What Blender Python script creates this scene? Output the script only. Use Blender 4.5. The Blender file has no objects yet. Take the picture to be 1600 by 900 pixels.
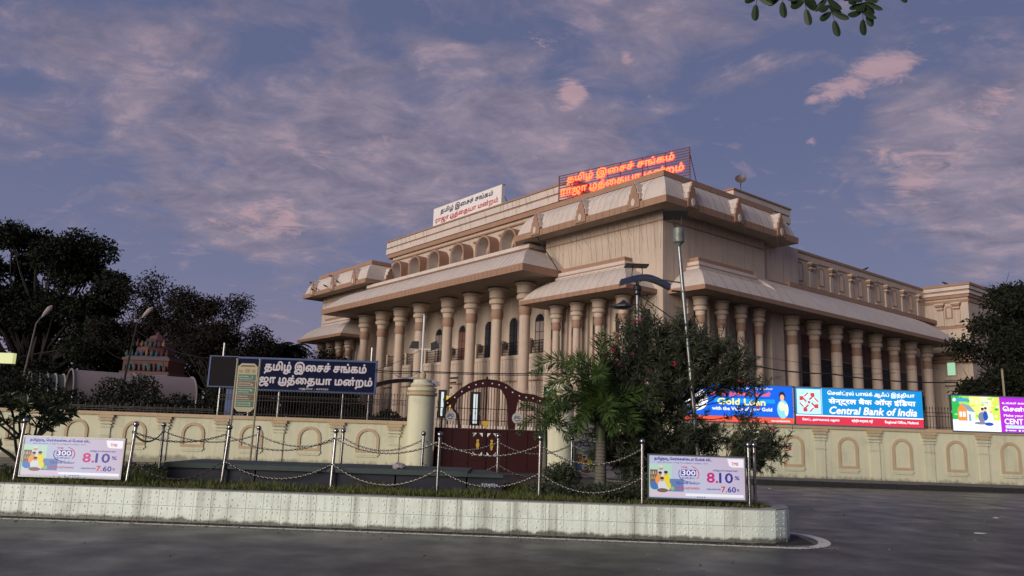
import bpy, bmesh, math, random
import numpy as np
from mathutils import Vector, Matrix, noise as mnoise
random.seed(7); rng = np.random.default_rng(11)
R = math.radians; PI = math.pi
scene = bpy.context.scene; COL = scene.collection

# ------------------------------------------------------------------ camera
F_PX, PITCH, ROLL, YAW = 1208.0, R(10.7445), R(1.92993), R(51.3514)
cam = bpy.data.objects.new('camera', bpy.data.cameras.new('camera')); COL.objects.link(cam)
fw = Vector((0, math.cos(PITCH), math.sin(PITCH))); up0 = Vector((0, -math.sin(PITCH), math.cos(PITCH))); rt0 = Vector((1, 0, 0))
rt = math.cos(ROLL)*rt0 + math.sin(ROLL)*up0; up = -math.sin(ROLL)*rt0 + math.cos(ROLL)*up0
m = Matrix((rt, up, -fw)).transposed().to_4x4(); m.translation = Vector((0, 0, 1.65)); cam.matrix_world = m
cam.data.sensor_width = 36; cam.data.lens = 36*F_PX/1600; cam.data.clip_end = 5000; cam.data.clip_start = 0.05
scene.camera = cam

# ------------------------------------------------------------------ exposure
scene.view_settings.view_transform = 'Standard'; scene.view_settings.look = 'None'
scene.view_settings.gamma = 1; scene.view_settings.exposure = 0.16
scene.cycles.max_bounces = 6; scene.cycles.transparent_max_bounces = 8

# ------------------------------------------------------------------ sky and sun
def nd(nt, t, **kw):
    n = nt.nodes.new(t)
    for k, v in kw.items():
        if k in n.inputs: n.inputs[k].default_value = v
        else: setattr(n, k, v)
    return n
def mth(nt, op, a, b=None, clamp=False):
    n = nt.nodes.new('ShaderNodeMath'); n.operation = op; n.use_clamp = clamp
    for i, x in enumerate((a, b)):
        if x is None: continue
        if hasattr(x, 'links'): nt.links.new(x, n.inputs[i])
        else: n.inputs[i].default_value = x
    return n.outputs[0]
def mixc(nt, fac, a, b, blend='MIX'):
    n = nt.nodes.new('ShaderNodeMix'); n.data_type = 'RGBA'; n.blend_type = blend; n.clamp_factor = True
    for i, x in ((0, fac), (6, a), (7, b)):
        if hasattr(x, 'links'): nt.links.new(x, n.inputs[i])
        elif i == 0: n.inputs[i].default_value = x
        else: n.inputs[i].default_value = (*x, 1)
    return n.outputs[2]
def ramp(nt, fac, pts):
    n = nt.nodes.new('ShaderNodeValToRGB'); cr = n.color_ramp
    while len(cr.elements) < len(pts): cr.elements.new(.5)
    for e, (p, c) in zip(cr.elements, pts):
        e.position = p; e.color = (*c, 1) if len(c) == 3 else c
    nt.links.new(fac, n.inputs[0]); return n.outputs[0]

SUN_EL, SUN_AZ = 13.0, 222.0            # compass bearing seen from above: 0 = +Y, clockwise
W = bpy.data.worlds.new('World'); scene.world = W; W.use_nodes = True
nt = W.node_tree; nt.nodes.clear(); L = nt.links.new
tc = nd(nt, 'ShaderNodeTexCoord').outputs['Generated']
nrm = nt.nodes.new('ShaderNodeVectorMath'); nrm.operation = 'NORMALIZE'; L(tc, nrm.inputs[0]); D = nrm.outputs[0]
sep = nd(nt, 'ShaderNodeSeparateXYZ'); L(D, sep.inputs[0]); dx, dy, dz = sep.outputs
zz = mth(nt, 'ADD', mth(nt, 'MAXIMUM', dz, 0.0), 0.22)
cmb = nd(nt, 'ShaderNodeCombineXYZ'); L(mth(nt, 'DIVIDE', dx, zz), cmb.inputs[0]); L(mth(nt, 'DIVIDE', dy, zz), cmb.inputs[1])
def fbm(scale, detail, rough, dist, off=(0, 0, 0), sc=(1, 1, 1), rot=0):
    mp = nd(nt, 'ShaderNodeMapping'); L(cmb.outputs[0], mp.inputs[0])
    mp.inputs['Location'].default_value = off; mp.inputs['Scale'].default_value = sc; mp.inputs['Rotation'].default_value = (0, 0, rot)
    n = nd(nt, 'ShaderNodeTexNoise'); L(mp.outputs[0], n.inputs['Vector'])
    n.inputs['Scale'].default_value = scale; n.inputs['Detail'].default_value = detail
    n.inputs['Roughness'].default_value = rough; n.inputs['Distortion'].default_value = dist
    return n.outputs['Fac']
n_big = fbm(1.5, 5, .55, .3, (3.1, 1.7, 0), (1, 1, 1), R(-20))
n_veil = fbm(4.6, 12, .64, .5, (1.3, 7.7, 0), (1.0, 1.2, 1), R(28))
n_puff = fbm(8.5, 12, .64, .4, (5.5, 2.2, 0), (.9, 1.15, 1), R(-25))
def pxdir(x, y):
    v = rt*((x-800)/F_PX) + up*((450-y)/F_PX) + fw; v.normalize(); return v
def blob(x, y, r, amp):
    v = pxdir(x, y); n = nt.nodes.new('ShaderNodeVectorMath'); n.operation = 'DISTANCE'
    L(D, n.inputs[0]); n.inputs[1].default_value = v
    t = mth(nt, 'SUBTRACT', 1.0, mth(nt, 'DIVIDE', n.outputs['Value'], r/F_PX), True)
    return mth(nt, 'MULTIPLY', mth(nt, 'MULTIPLY', t, t), amp)
def addall(l):
    a = l[0]
    for b in l[1:]: a = mth(nt, 'ADD', a, b)
    return a
# cloud banks that stand in the sky of that evening, given by their directions
veils = addall([blob(*b) for b in ((540,215,250,.55),(620,290,150,.30),(430,300,200,.34),(350,350,150,.34),(700,150,200,.36),(800,220,170,.50),(900,245,130,.40),(1030,60,360,.30),(1480,270,210,.55),(1560,180,150,.4),(1390,110,120,.25),(1560,380,150,.35),(120,90,300,.26),(330,60,260,.20),(250,240,180,.22))])
gaps = addall([blob(*b) for b in ((280,430,230,.30),(1190,230,250,.42),(600,380,70,.15),(640,150,90,.18),(60,330,190,.2),(1330,420,220,.18),(760,60,100,.05),(450,60,150,.05))])
puffs = addall([blob(*b) for b in ((440,345,85,.62),(380,335,60,.4),(330,345,55,.3),(505,235,85,.34),(590,225,90,.32),(625,330,60,.32),(860,225,110,.3),(900,148,48,.75),(885,142,36,.4),(978,88,48,.44),(850,70,90,.3),
     (1410,104,62,.62),(1370,114,52,.4),(1335,125,52,.5),(1300,145,46,.55),(1268,155,30,.4),(1120,190,46,.34),(1268,218,26,.55),(1015,152,24,.4),(1420,285,95,.46),(1490,250,100,.36),(1560,150,90,.42),(1480,375,90,.25),(655,110,60,.3),(585,120,60,.25),(700,170,80,.2),(780,230,90,.25),(1380,240,80,.2),(540,330,60,.2))])
base = ramp(nt, dz, [(0.0, (.215,.175,.235)), (.06, (.200,.170,.245)), (.18, (.138,.146,.245)), (.35, (.102,.118,.218)), (.6, (.085,.100,.190)), (1.0, (.07,.085,.17))])
dens = mth(nt, 'SUBTRACT', mth(nt, 'ADD', mth(nt, 'ADD', mth(nt, 'MULTIPLY', n_big, .7), mth(nt, 'MULTIPLY', n_veil, 1.3)), veils), mth(nt, 'ADD', gaps, .98))
vfac = mth(nt, 'MULTIPLY', mth(nt, 'SMOOTHSTEP' if False else 'MULTIPLY', dens, 3.2, True), .80)
veilc = mixc(nt, mth(nt, 'MULTIPLY', mth(nt, 'SUBTRACT', n_puff, .3, True), 2.2, True), (.125, .115, .175), (.34, .265, .315))
c1 = mixc(nt, vfac, base, veilc)
n_rag = fbm(11.0, 13, .74, 1.2, (2.5, 9.2, 0), (.8, 1.3, 1), R(-30))
rag = mth(nt, 'MULTIPLY', mth(nt, 'SUBTRACT', mth(nt, 'ADD', n_rag, mth(nt, 'MULTIPLY', n_veil, .5)), .57), 4.0, True)
loose = mth(nt, 'MULTIPLY', mth(nt, 'SUBTRACT', mth(nt, 'ADD', mth(nt, 'MULTIPLY', n_puff, .95), mth(nt, 'MULTIPLY', n_veil, .55)), .83), 3.4, True)
edge = mth(nt, 'MULTIPLY', mth(nt, 'SUBTRACT', mth(nt, 'ADD', mth(nt, 'MULTIPLY', puffs, 1.15), mth(nt, 'MULTIPLY', n_rag, 1.7)), 1.16), 3.2, True)
pf = mth(nt, 'ADD', mth(nt, 'MULTIPLY', edge, mth(nt, 'MULTIPLY', puffs, 6.0, True)), mth(nt, 'MULTIPLY', loose, .75), True)
pinkc = mixc(nt, n_veil, (.30, .20, .235), (.56, .36, .37))
c2 = mixc(nt, mth(nt, 'MULTIPLY', pf, .72), c1, pinkc)
# below the horizon: dim earth tone (never seen, the ground covers it)
below = mth(nt, 'MULTIPLY', mth(nt, 'ADD', dz, .02), 50.0, True)
c3 = mixc(nt, below, (.04, .035, .035), c2)
sky = nd(nt, 'ShaderNodeTexSky'); sky.sky_type = 'NISHITA'; sky.sun_disc = False
sky.sun_elevation = R(SUN_EL); sky.sun_rotation = R(SUN_AZ)
bg1 = nd(nt, 'ShaderNodeBackground'); L(c3, bg1.inputs[0]); bg1.inputs[1].default_value = 1.06
bg2 = nd(nt, 'ShaderNodeBackground'); L(sky.outputs[0], bg2.inputs[0]); bg2.inputs[1].default_value = .004
ad = nd(nt, 'ShaderNodeAddShader'); L(bg1.outputs[0], ad.inputs[0]); L(bg2.outputs[0], ad.inputs[1])
wo = nd(nt, 'ShaderNodeOutputWorld'); L(ad.outputs[0], wo.inputs[0])

sl = bpy.data.lights.new('sun', 'SUN'); sl.energy = 3.0; sl.angle = R(38); sl.color = (1.0, .88, .76)
so = bpy.data.objects.new('sun', sl); COL.objects.link(so)
sd = Vector((math.sin(R(SUN_AZ))*math.cos(R(SUN_EL)), math.cos(R(SUN_AZ))*math.cos(R(SUN_EL)), math.sin(R(SUN_EL))))
so.rotation_euler = (-sd).to_track_quat('-Z', 'Y').to_euler()

# ------------------------------------------------------------------ materials
MATS = {}
def mat(name, col, rough=.8, metal=0, var=.25, vscale=1.5, dark=None, streak=0, bump=0, bscale=20, emit=0, spec=.5, stain=0, fine=0, trans=0, grime=None):
    if name in MATS: return MATS[name]
    M = bpy.data.materials.new(name); M.use_nodes = True; t = M.node_tree; b = t.nodes['Principled BSDF']
    b.inputs['Roughness'].default_value = rough; b.inputs['Metallic'].default_value = metal
    b.inputs['Specular IOR Level'].default_value = spec
    pos = nd(t, 'ShaderNodeNewGeometry').outputs['Position']
    c = None; col = tuple(col); dk = dark or tuple(x*.45 for x in col)
    def nz(scale, detail=5, sc=(1, 1, 1), r=.6):
        mp = nd(t, 'ShaderNodeMapping'); t.links.new(pos, mp.inputs[0]); mp.inputs['Scale'].default_value = sc
        n = nd(t, 'ShaderNodeTexNoise'); t.links.new(mp.outputs[0], n.inputs['Vector']); n.inputs['Scale'].default_value = scale
        n.inputs['Detail'].default_value = detail; n.inputs['Roughness'].default_value = r; return n.outputs['Fac']
    if var > 0:
        f = mth(t, 'MULTIPLY', mth(t, 'SUBTRACT', nz(vscale), .35, True), 2.2*var, True)
        c = mixc(t, f, col, dk)
    if streak > 0:
        s = mth(t, 'MULTIPLY', mth(t, 'SUBTRACT', nz(1.0, 6, (5, 5, .22), .65), .50, True), 5*streak, True)
        c = mixc(t, s, c if c is not None else col, dk)
    if stain > 0:
        s = mth(t, 'MULTIPLY', mth(t, 'SUBTRACT', nz(.9, 8, (1, 1, 1), .7), .56, True), 8*stain, True)
        c = mixc(t, s, c if c is not None else col, tuple(x*.35 for x in col))
    if fine > 0:
        s = mth(t, 'MULTIPLY', mth(t, 'SUBTRACT', nz(38, 4), .42, True), 4*fine, True)
        c = mixc(t, s, c if c is not None else col, dk)
    if grime:                                   # splashed dirt and algae near the foot
        sp = nd(t, 'ShaderNodeSeparateXYZ'); t.links.new(pos, sp.inputs[0])
        hgt = mth(t, 'SUBTRACT', 1.0, mth(t, 'DIVIDE', mth(t, 'SUBTRACT', sp.outputs[2], grime[0]), grime[1]), True)
        g = mth(t, 'MULTIPLY', mth(t, 'SUBTRACT', mth(t, 'ADD', mth(t, 'MULTIPLY', hgt, .75), nz(3.2, 8, (1, 1, .6), .72)), .82), 5.0, True)
        c = mixc(t, mth(t, 'MULTIPLY', g, grime[2]), c if c is not None else col, (.055, .052, .036))
    if c is None: b.inputs['Base Color'].default_value = (*col, 1)
    else: t.links.new(c, b.inputs['Base Color'])
    if bump > 0:
        bp = nd(t, 'ShaderNodeBump'); bp.inputs['Strength'].default_value = bump; bp.inputs['Distance'].default_value = .02
        t.links.new(nz(bscale, 6), bp.inputs['Height']); t.links.new(bp.outputs[0], b.inputs['Normal'])
    if emit > 0:
        b.inputs['Emission Strength'].default_value = emit; b.inputs['Emission Color'].default_value = (*col, 1)
    if trans > 0:
        tr = nd(t, 'ShaderNodeBsdfTranslucent'); mx = nd(t, 'ShaderNodeMixShader'); mx.inputs[0].default_value = trans
        if c is not None: t.links.new(c, tr.inputs[0])
        else: tr.inputs[0].default_value = (*col, 1)
        t.links.new(b.outputs[0], mx.inputs[1]); t.links.new(tr.outputs[0], mx.inputs[2])
        t.links.new(mx.outputs[0], t.nodes['Material Output'].inputs[0])
    MATS[name] = M; return M
def ink(name, col, emit=0):
    return mat(name, col, rough=.6, var=0, emit=emit, spec=.2)
def glow(name, col, s=1.0):
    """backlit print: emission carries the picture, the sheet itself is dark"""
    if name in MATS: return MATS[name]
    M = mat(name, tuple(x*.25 for x in col), rough=.4, var=0)
    b = M.node_tree.nodes['Principled BSDF']; b.inputs['Emission Color'].default_value = (*col, 1); b.inputs['Emission Strength'].default_value = s
    return M

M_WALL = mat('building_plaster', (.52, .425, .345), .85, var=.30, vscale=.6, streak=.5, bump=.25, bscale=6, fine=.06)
M_TRIM = mat('brown_trim_paint', (.33, .195, .13), .8, var=.3, vscale=1.2, streak=.25, bump=.2, bscale=9)
M_ROOF = mat('pale_roof_plaster', (.58, .505, .455), .8, var=.3, vscale=.9, streak=.28, bump=.3, bscale=7)
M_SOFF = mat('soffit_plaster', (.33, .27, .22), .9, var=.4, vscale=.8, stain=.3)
M_COL = mat('column_plaster', (.53, .42, .335), .75, var=.25, vscale=2.2, streak=.3, bump=.15)
M_COLB = mat('column_brown_band', (.31, .19, .135), .7, var=.3, vscale=2.5)
M_REC = mat('recess_shade_plaster', (.36, .28, .22), .9, var=.3, vscale=1.2)  # darker plaster, colonnade shade put into its colour
M_DARK = mat('dark_void', (.012, .011, .012), .6, var=0)
M_GLASS = mat('window_glass', (.02, .02, .025), .15, var=0)
M_SHUT = mat('brown_shutter', (.17, .075, .055), .6, var=.3, vscale=4)
M_FRAME = mat('window_frame_paint', (.42, .33, .27), .7, var=.2)
M_IRON = mat('dark_iron', (.022, .018, .018), .55, metal=.4, var=.3, vscale=8)
M_STEEL = mat('polished_steel', (.36, .36, .35), .24, metal=1, var=.3, vscale=9)
M_GALV = mat('galvanised_steel', (.26, .27, .26), .38, metal=.8, var=.4, vscale=6)
M_CREAM = mat('cream_wall_paint', (.60, .60, .43), .8, var=.25, vscale=.9, streak=.30, bump=.25, bscale=8, stain=.20, grime=(0, .55, .6))
M_OCH = mat('ochre_trim_paint', (.48, .37, .23), .8, var=.3, vscale=1.5, streak=.2)
M_KERB = mat('white_glazed_tile', (.76, .86, .76), .45, var=.35, vscale=2.2, streak=.85, stain=.45, dark=(.27, .28, .24), grime=(0, .17, .85))
M_COPE = mat('kerb_coping_concrete', (.34, .34, .32), .7, var=.6, vscale=4, stain=.5)
M_GROUT = mat('tile_grout', (.62, .68, .61), .9, var=.4)
M_SOIL = mat('island_soil', (.045, .034, .024), .95, var=.5, vscale=6, bump=.6, bscale=25)
M_GRASS = mat('grass_blade', (.11, .14, .035), .7, var=.5, vscale=5, dark=(.12, .11, .04), trans=.25)
M_LEAF = mat('tree_leaf', (.017, .021, .011), .8, var=.5, vscale=1.2, dark=(.009, .011, .007), trans=.08, spec=.2)
M_LEAFB = mat('brownish_tree_leaf', (.022, .019, .014), .85, var=.5, vscale=1.2, trans=.06, spec=.2)
M_OLEA = mat('oleander_leaf', (.056, .070, .042), .55, var=.5, vscale=6, dark=(.018, .026, .012), trans=.15, spec=.3)
M_PALM = mat('palm_leaflet', (.085, .15, .038), .5, var=.45, vscale=5, dark=(.03, .06, .018), trans=.25, spec=.35)
M_FRAN = mat('frangipani_leaf', (.045, .062, .024), .45, var=.4, vscale=5, trans=.12, spec=.4)
M_BARK = mat('bark', (.022, .018, .016), .9, var=.5, vscale=8)
M_PBARK = mat('palm_trunk', (.125, .115, .09), .85, var=.4, vscale=9)
M_PINK = mat('pink_petal', (.62, .07, .16), .6, var=.2, trans=.2)
M_MAROON = mat('maroon_gate_paint', (.030, .0035, .005), .6, var=.35, vscale=2, spec=.2)
M_GOLD = mat('gold_paint', (.50, .33, .03), .45, var=.2)
M_WHITE = mat('white_paint', (.72, .72, .70), .6, var=.2)
M_NAVY = mat('navy_concrete', (.014, .017, .030), .75, var=.5, vscale=3, stain=.3)
M_TEAL = mat('weathered_teal_concrete', (.045, .068, .064), .8, var=.7, vscale=5, stain=.5, dark=(.03, .045, .045))
M_CHAIN = mat('chain_steel', (.16, .155, .145), .42, metal=.85, var=.4, vscale=30)
M_BLACK = mat('black_plastic', (.015, .015, .017), .4, var=0)

def asphalt():
    M = bpy.data.materials.new('asphalt'); M.use_nodes = True; t = M.node_tree; b = t.nodes['Principled BSDF']
    pos = nd(t, 'ShaderNodeNewGeometry').outputs['Position']
    def nz(s, d, sc=(1, 1, 1), r=.6):
        mp = nd(t, 'ShaderNodeMapping'); t.links.new(pos, mp.inputs[0]); mp.inputs['Scale'].default_value = sc
        n = nd(t, 'ShaderNodeTexNoise'); t.links.new(mp.outputs[0], n.inputs['Vector']); n.inputs['Scale'].default_value = s
        n.inputs['Detail'].default_value = d; n.inputs['Roughness'].default_value = r; return n.outputs['Fac']
    a = ramp(t, nz(.35, 7, (.5, 1.6, 1), .62), [(.30, (.034, .032, .029)), (.70, (.053, .050, .044))])
    g = ramp(t, nz(48, 5, (1, 1, 1), .75), [(.33, (.42, .42, .42)), (.5, (.95, .95, .95)), (.68, (1.7, 1.66, 1.58))])
    c = mixc(t, 1.0, a, g, 'MULTIPLY')
    tr = mth(t, 'MULTIPLY', mth(t, 'SUBTRACT', nz(1.2, 6, (.35, 3.0, 1), .7), .55, True), 5, True)
    c = mixc(t, tr, c, (.026, .025, .025))
    mpv = nd(t, 'ShaderNodeMapping'); t.links.new(pos, mpv.inputs[0]); mpv.inputs['Scale'].default_value = (1, 1, 0)
    wn = nd(t, 'ShaderNodeTexNoise'); t.links.new(mpv.outputs[0], wn.inputs['Vector']); wn.inputs['Scale'].default_value = 1.5; wn.inputs['Detail'].default_value = 6
    wv = nt_add = t.nodes.new('ShaderNodeVectorMath'); wv.operation = 'ADD'; t.links.new(mpv.outputs[0], wv.inputs[0]); t.links.new(wn.outputs['Color'], wv.inputs[1])
    vo = nd(t, 'ShaderNodeTexVoronoi'); vo.feature = 'DISTANCE_TO_EDGE'; t.links.new(wv.outputs[0], vo.inputs['Vector']); vo.inputs['Scale'].default_value = .42
    crk = mth(t, 'MULTIPLY', mth(t, 'SUBTRACT', 1.0, mth(t, 'DIVIDE', vo.outputs['Distance'], .012), True), mth(t, 'MULTIPLY', mth(t, 'SUBTRACT', nz(.5, 3), .5, True), 6, True))
    c = mixc(t, mth(t, 'MULTIPLY', crk, .8), c, (.012, .012, .012))
    t.links.new(c, b.inputs['Base Color'])
    t.links.new(ramp(t, nz(1.0, 5), [(.3, (.28,)*3), (.7, (.52,)*3)]), b.inputs['Roughness'])
    bp = nd(t, 'ShaderNodeBump'); bp.inputs['Strength'].default_value = .55; bp.inputs['Distance'].default_value = .012
    h = mth(t, 'ADD', nz(110, 4), mth(t, 'MULTIPLY', nz(3, 5), 2.0)); t.links.new(h, bp.inputs['Height']); t.links.new(bp.outputs[0], b.inputs['Normal'])
    MATS['asphalt'] = M; return M
M_ROAD = asphalt()
M_PAVE = mat('pavement_concrete', (.12, .115, .11), .85, var=.4, vscale=1.5, stain=.3)
M_PAINT = mat('worn_road_paint', (.80, .79, .70), .7, var=.25, vscale=7, stain=.25, fine=.2, dark=(.12, .12, .11))
M_EARTH = mat('bare_earth', (.06, .05, .04), .95, var=.4, vscale=.4)

# ------------------------------------------------------------------ mesh builder
class MB:
    def __init__(s, T=None): s.v = []; s.f = []; s.m = []; s.T = T
    def add(s, vs, fs, mi=0):
        o = len(s.v); s.v += [s.T(p) if s.T else tuple(p) for p in vs]
        for f in fs: s.f.append([i+o for i in f]); s.m.append(mi)
    def box(s, x0, x1, y0, y1, z0, z1, mi=0):
        vs = [(x, y, z) for z in (z0, z1) for y in (y0, y1) for x in (x0, x1)]
        s.add(vs, [(0,2,3,1), (4,5,7,6), (0,1,5,4), (2,6,7,3), (0,4,6,2), (1,3,7,5)], mi)
    def prism(s, poly, P, d0, d1, mi=0):           # poly of (a,z); P(a,d,z)
        n = len(poly); vs = [P(a, d0, z) for a, z in poly] + [P(a, d1, z) for a, z in poly]
        s.add(vs, [list(range(n)), list(range(2*n-1, n-1, -1))] + [(i, (i+1) % n, (i+1) % n+n, i+n) for i in range(n)], mi)
    def lathe(s, prof, c=(0, 0, 0), n=20, mi=0, cap=True):
        vs = []; fs = []; base = len(s.v)
        for r, z in [(p[0], p[1]) for p in prof]:
            vs += [(c[0]+r*math.cos(2*PI*k/n), c[1]+r*math.sin(2*PI*k/n), c[2]+z) for k in range(n)]
        s.v += [s.T(p) if s.T else p for p in vs]
        for j in range(len(prof)-1):
            mm = prof[j][2] if len(prof[j]) > 2 else mi
            for k in range(n):
                s.f.append([base+j*n+k, base+j*n+(k+1) % n, base+(j+1)*n+(k+1) % n, base+(j+1)*n+k]); s.m.append(mm)
        if cap:
            s.f.append([base+k for k in range(n)][::-1]); s.m.append(mi)
            s.f.append([base+(len(prof)-1)*n+k for k in range(n)]); s.m.append(mi)
    def tube(s, pts, r, n=8, mi=0, cap=True):
        pts = [Vector(p) for p in pts]; rs = r if isinstance(r, (list, tuple)) else [r]*len(pts); vs = []
        for i, p in enumerate(pts):
            d = (pts[min(i+1, len(pts)-1)]-pts[max(i-1, 0)]);
            if d.length < 1e-9: d = Vector((0, 0, 1))
            d.normalize(); a = d.orthogonal() if abs(d.z) > .99 else d.cross(Vector((0, 0, 1))); a.normalize(); b = d.cross(a)
            vs += [p+rs[i]*(a*math.cos(2*PI*k/n)+b*math.sin(2*PI*k/n)) for k in range(n)]
        fs = [(j*n+k, j*n+(k+1) % n, (j+1)*n+(k+1) % n, (j+1)*n+k) for j in range(len(pts)-1) for k in range(n)]
        if cap: fs += [tuple(range(n))[::-1], tuple((len(pts)-1)*n+k for k in range(n))]
        s.add(vs, fs, mi)
    def sphere(s, c, r, n=12, mi=0, sz=1):
        prof = [(max(1e-3, r*math.sin(PI*j/(n//2+1))), -r*sz*math.cos(PI*j/(n//2+1))) for j in range(0, n//2+2)]
        s.lathe(prof, c, n, mi)
    def build(s, name, mats, parent=None, smooth=False, fix=True, link=True):
        me = bpy.data.meshes.new(name); me.from_pydata([tuple(v) for v in s.v], [], s.f)
        if not isinstance(mats, (list, tuple)): mats = [mats]
        for mm in mats: me.materials.append(mm)
        me.polygons.foreach_set('material_index', s.m)
        if fix:
            bm = bmesh.new(); bm.from_mesh(me); bmesh.ops.recalc_face_normals(bm, faces=bm.faces); bm.to_mesh(me); bm.free()
        if smooth:
            me.polygons.foreach_set('use_smooth', [True]*len(me.polygons)); me.update()
            try: me.set_sharp_from_angle(angle=R(38))
            except Exception: pass
        me.update(); o = bpy.data.objects.new(name, me)
        if link: COL.objects.link(o)
        if parent: o.parent = parent
        return o
def tag(o, label=None, cat=None, group=None, kind=None):
    if label: o['label'] = label
    if cat: o['category'] = cat
    if group: o['group'] = group
    if kind: o['kind'] = kind
    return o
def thing(name, label, cat, loc=(0, 0, 0), rz=0, group=None):
    o = bpy.data.objects.new(name, None); COL.objects.link(o); o.location = loc; o.rotation_euler = (0, 0, rz)
    o.empty_display_size = .3
    return tag(o, label, cat, group)
def inst(o, parent=None, loc=None, rz=None, name=None, children=True):
    c = o.copy(); COL.objects.link(c); c.parent = parent if parent else o.parent
    if loc is not None: c.location = loc
    if rz is not None: c.rotation_euler = (0, 0, rz)
    if children:
        for ch in list(o.children): inst(ch, c)
    return c
def recolor(o, mp):
    pass
I3 = lambda a, d, z: (a, d, z)                 # frontal plane, -y towards the viewer

# ------------------------------------------------------------------ text
def vis(sx):
    out = []
    for ch in sx:
        if ch in '\u0bc6\u0bc7\u0bc8\u093f': out.insert(len(out)-1, ch)
        elif ch in '\u0bca\u0bcb': out.insert(len(out)-1, {'\u0bca': '\u0bc6', '\u0bcb': '\u0bc7'}[ch]); out.append('\u0bbe')
        else: out.append(ch)
    return ''.join(out)
from mathutils.geometry import delaunay_2d_cdt
def outline_points(body):
    c = bpy.data.curves.new('t', 'FONT'); c.body = body; c.resolution_u = 2; c.fill_mode = 'NONE'
    o = bpy.data.objects.new('t', c); COL.objects.link(o); dg = bpy.context.evaluated_depsgraph_get()
    me = bpy.data.meshes.new_from_object(o.evaluated_get(dg)); bpy.data.objects.remove(o)
    n = len(me.vertices); co = np.empty(n*3); me.vertices.foreach_get('co', co); co = co.reshape(n, 3)[:, :2]
    ed = [tuple(e.vertices) for e in me.edges]; bpy.data.meshes.remove(me)
    return co, ed
def loops_of(n, ed):
    """vertex loops in drawing order (from_object keeps each contour's vertices consecutive)"""
    nxt = {}
    for a, b in ed: nxt.setdefault(a, []).append(b); nxt.setdefault(b, []).append(a)
    seen = [False]*n; out = []
    for i in range(n):
        if seen[i] or i not in nxt: continue
        lp_ = [i]; seen[i] = True; cur = i+1 if i+1 in nxt[i] else nxt[i][0]
        while not seen[cur]:
            seen[cur] = True; lp_.append(cur); w = [k for k in nxt[cur] if not seen[k]]
            if not w: break
            cur = cur+1 if cur+1 in w else w[0]
        if len(lp_) > 2: out.append(lp_)
    return out
GLY = {}
def glyph_fill(body):
    if body in GLY: return GLY[body]
    raw = body; hooks = []
    for pair in ('மு', 'து', 'டு'):
        while pair in raw:
            k = raw.index(pair); raw = raw[:k+1]+raw[k+2:]; hooks = [h if h <= k else h-1 for h in hooks]+[k]
    co, ed = outline_points(vis(raw)); lps = [[tuple(co[i]) for i in l] for l in loops_of(len(co), ed)]
    for k in hooks:
        pre, _ = outline_points(vis(raw[:k+1])); xr = pre[:, 0].max()-.05
        cen = [(xr, .12), (xr, -.06), (xr-.06, -.15), (xr-.2, -.2), (xr-.44, -.2), (xr-.62, -.12), (xr-.70, .04), (xr-.69, .2)]; up_ = []; dn = []
        for i, p in enumerate(cen):
            q0 = Vector(cen[max(i-1, 0)]); q1 = Vector(cen[min(i+1, len(cen)-1)]); d = (q1-q0).normalized(); nn = Vector((-d.y, d.x))*.042
            up_.append((p[0]+nn.x, p[1]+nn.y)); dn.append((p[0]-nn.x, p[1]-nn.y))
        poly = up_+dn[::-1]
        ar = sum(p[0]*q[1]-q[0]*p[1] for p, q in zip(poly, poly[1:]+poly[:1]))
        big = max(lps, key=lambda l: abs(sum(p[0]*q[1]-q[0]*p[1] for p, q in zip(l, l[1:]+l[:1]))))
        ab = sum(p[0]*q[1]-q[0]*p[1] for p, q in zip(big, big[1:]+big[:1]))
        lps.append(poly if ar*ab > 0 else poly[::-1])
    V = []; Ed = []
    for l in lps:
        o0 = len(V); V += [Vector(p) for p in l]; Ed += [(o0+i, o0+(i+1) % len(l)) for i in range(len(l))]
    v2, _, f2, _, _, _ = delaunay_2d_cdt(V, Ed, [], 0, 1e-5)
    A = np.array([(p[0], p[1], q[0], q[1]) for l in lps for p, q in zip(l, l[1:]+l[:1])])
    P2 = np.array([(p.x, p.y) for p in v2]); F2 = np.array([list(f) for f in f2 if len(f) == 3]); C = P2[F2].mean(1)
    keep = np.zeros(len(F2), bool)
    x0, y0, x1, y1 = A.T
    for i, (cx, cy) in enumerate(C):
        up_ = (y0 <= cy)&(y1 > cy); dn = (y0 > cy)&(y1 <= cy); cr = (x1-x0)*(cy-y0)-(cx-x0)*(y1-y0)
        keep[i] = (np.sum(up_&(cr > 0))-np.sum(dn&(cr < 0))) != 0
    GLY[body] = (P2, F2[keep]); return GLY[body]
def text(body, x0, x1, z0, z1, y, m_, parent, name='lettering', bold=.03, slant=0, keep=False):
    """flat lettering filling the box x0..x1, z0..z1 on the plane y, in the parent's own axes"""
    co, fc = glyph_fill(body); used = np.unique(fc); mn = co[used].min(0); mx = co[used].max(0); h = mx[1]-mn[1]; wd = mx[0]-mn[0]; n = len(co)
    sx, sz = (x1-x0)/wd, (z1-z0)/h
    X = x0+(co[:, 0]-mn[0])*sx + slant*(co[:, 1]-mn[1])*sz; Z = z0+(co[:, 1]-mn[1])*sz
    V = []; Fs = []; b = bold*(z1-z0)*.8
    offs = [(0, 0)] if bold == 0 else [(-b, 0), (b, 0), (0, b), (0, -b)]
    for k, (ox, oz) in enumerate(offs):
        o0 = len(V); V += [(X[i]+ox, y-.0006*k, Z[i]+oz) for i in range(n)]; Fs += (fc+o0).tolist()
    mb = MB(); mb.v = V; mb.f = Fs; mb.m = [0]*len(Fs)
    o = mb.build(name, m_, parent, fix=False); o['kind'] = 'stuff'; return o
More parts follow.
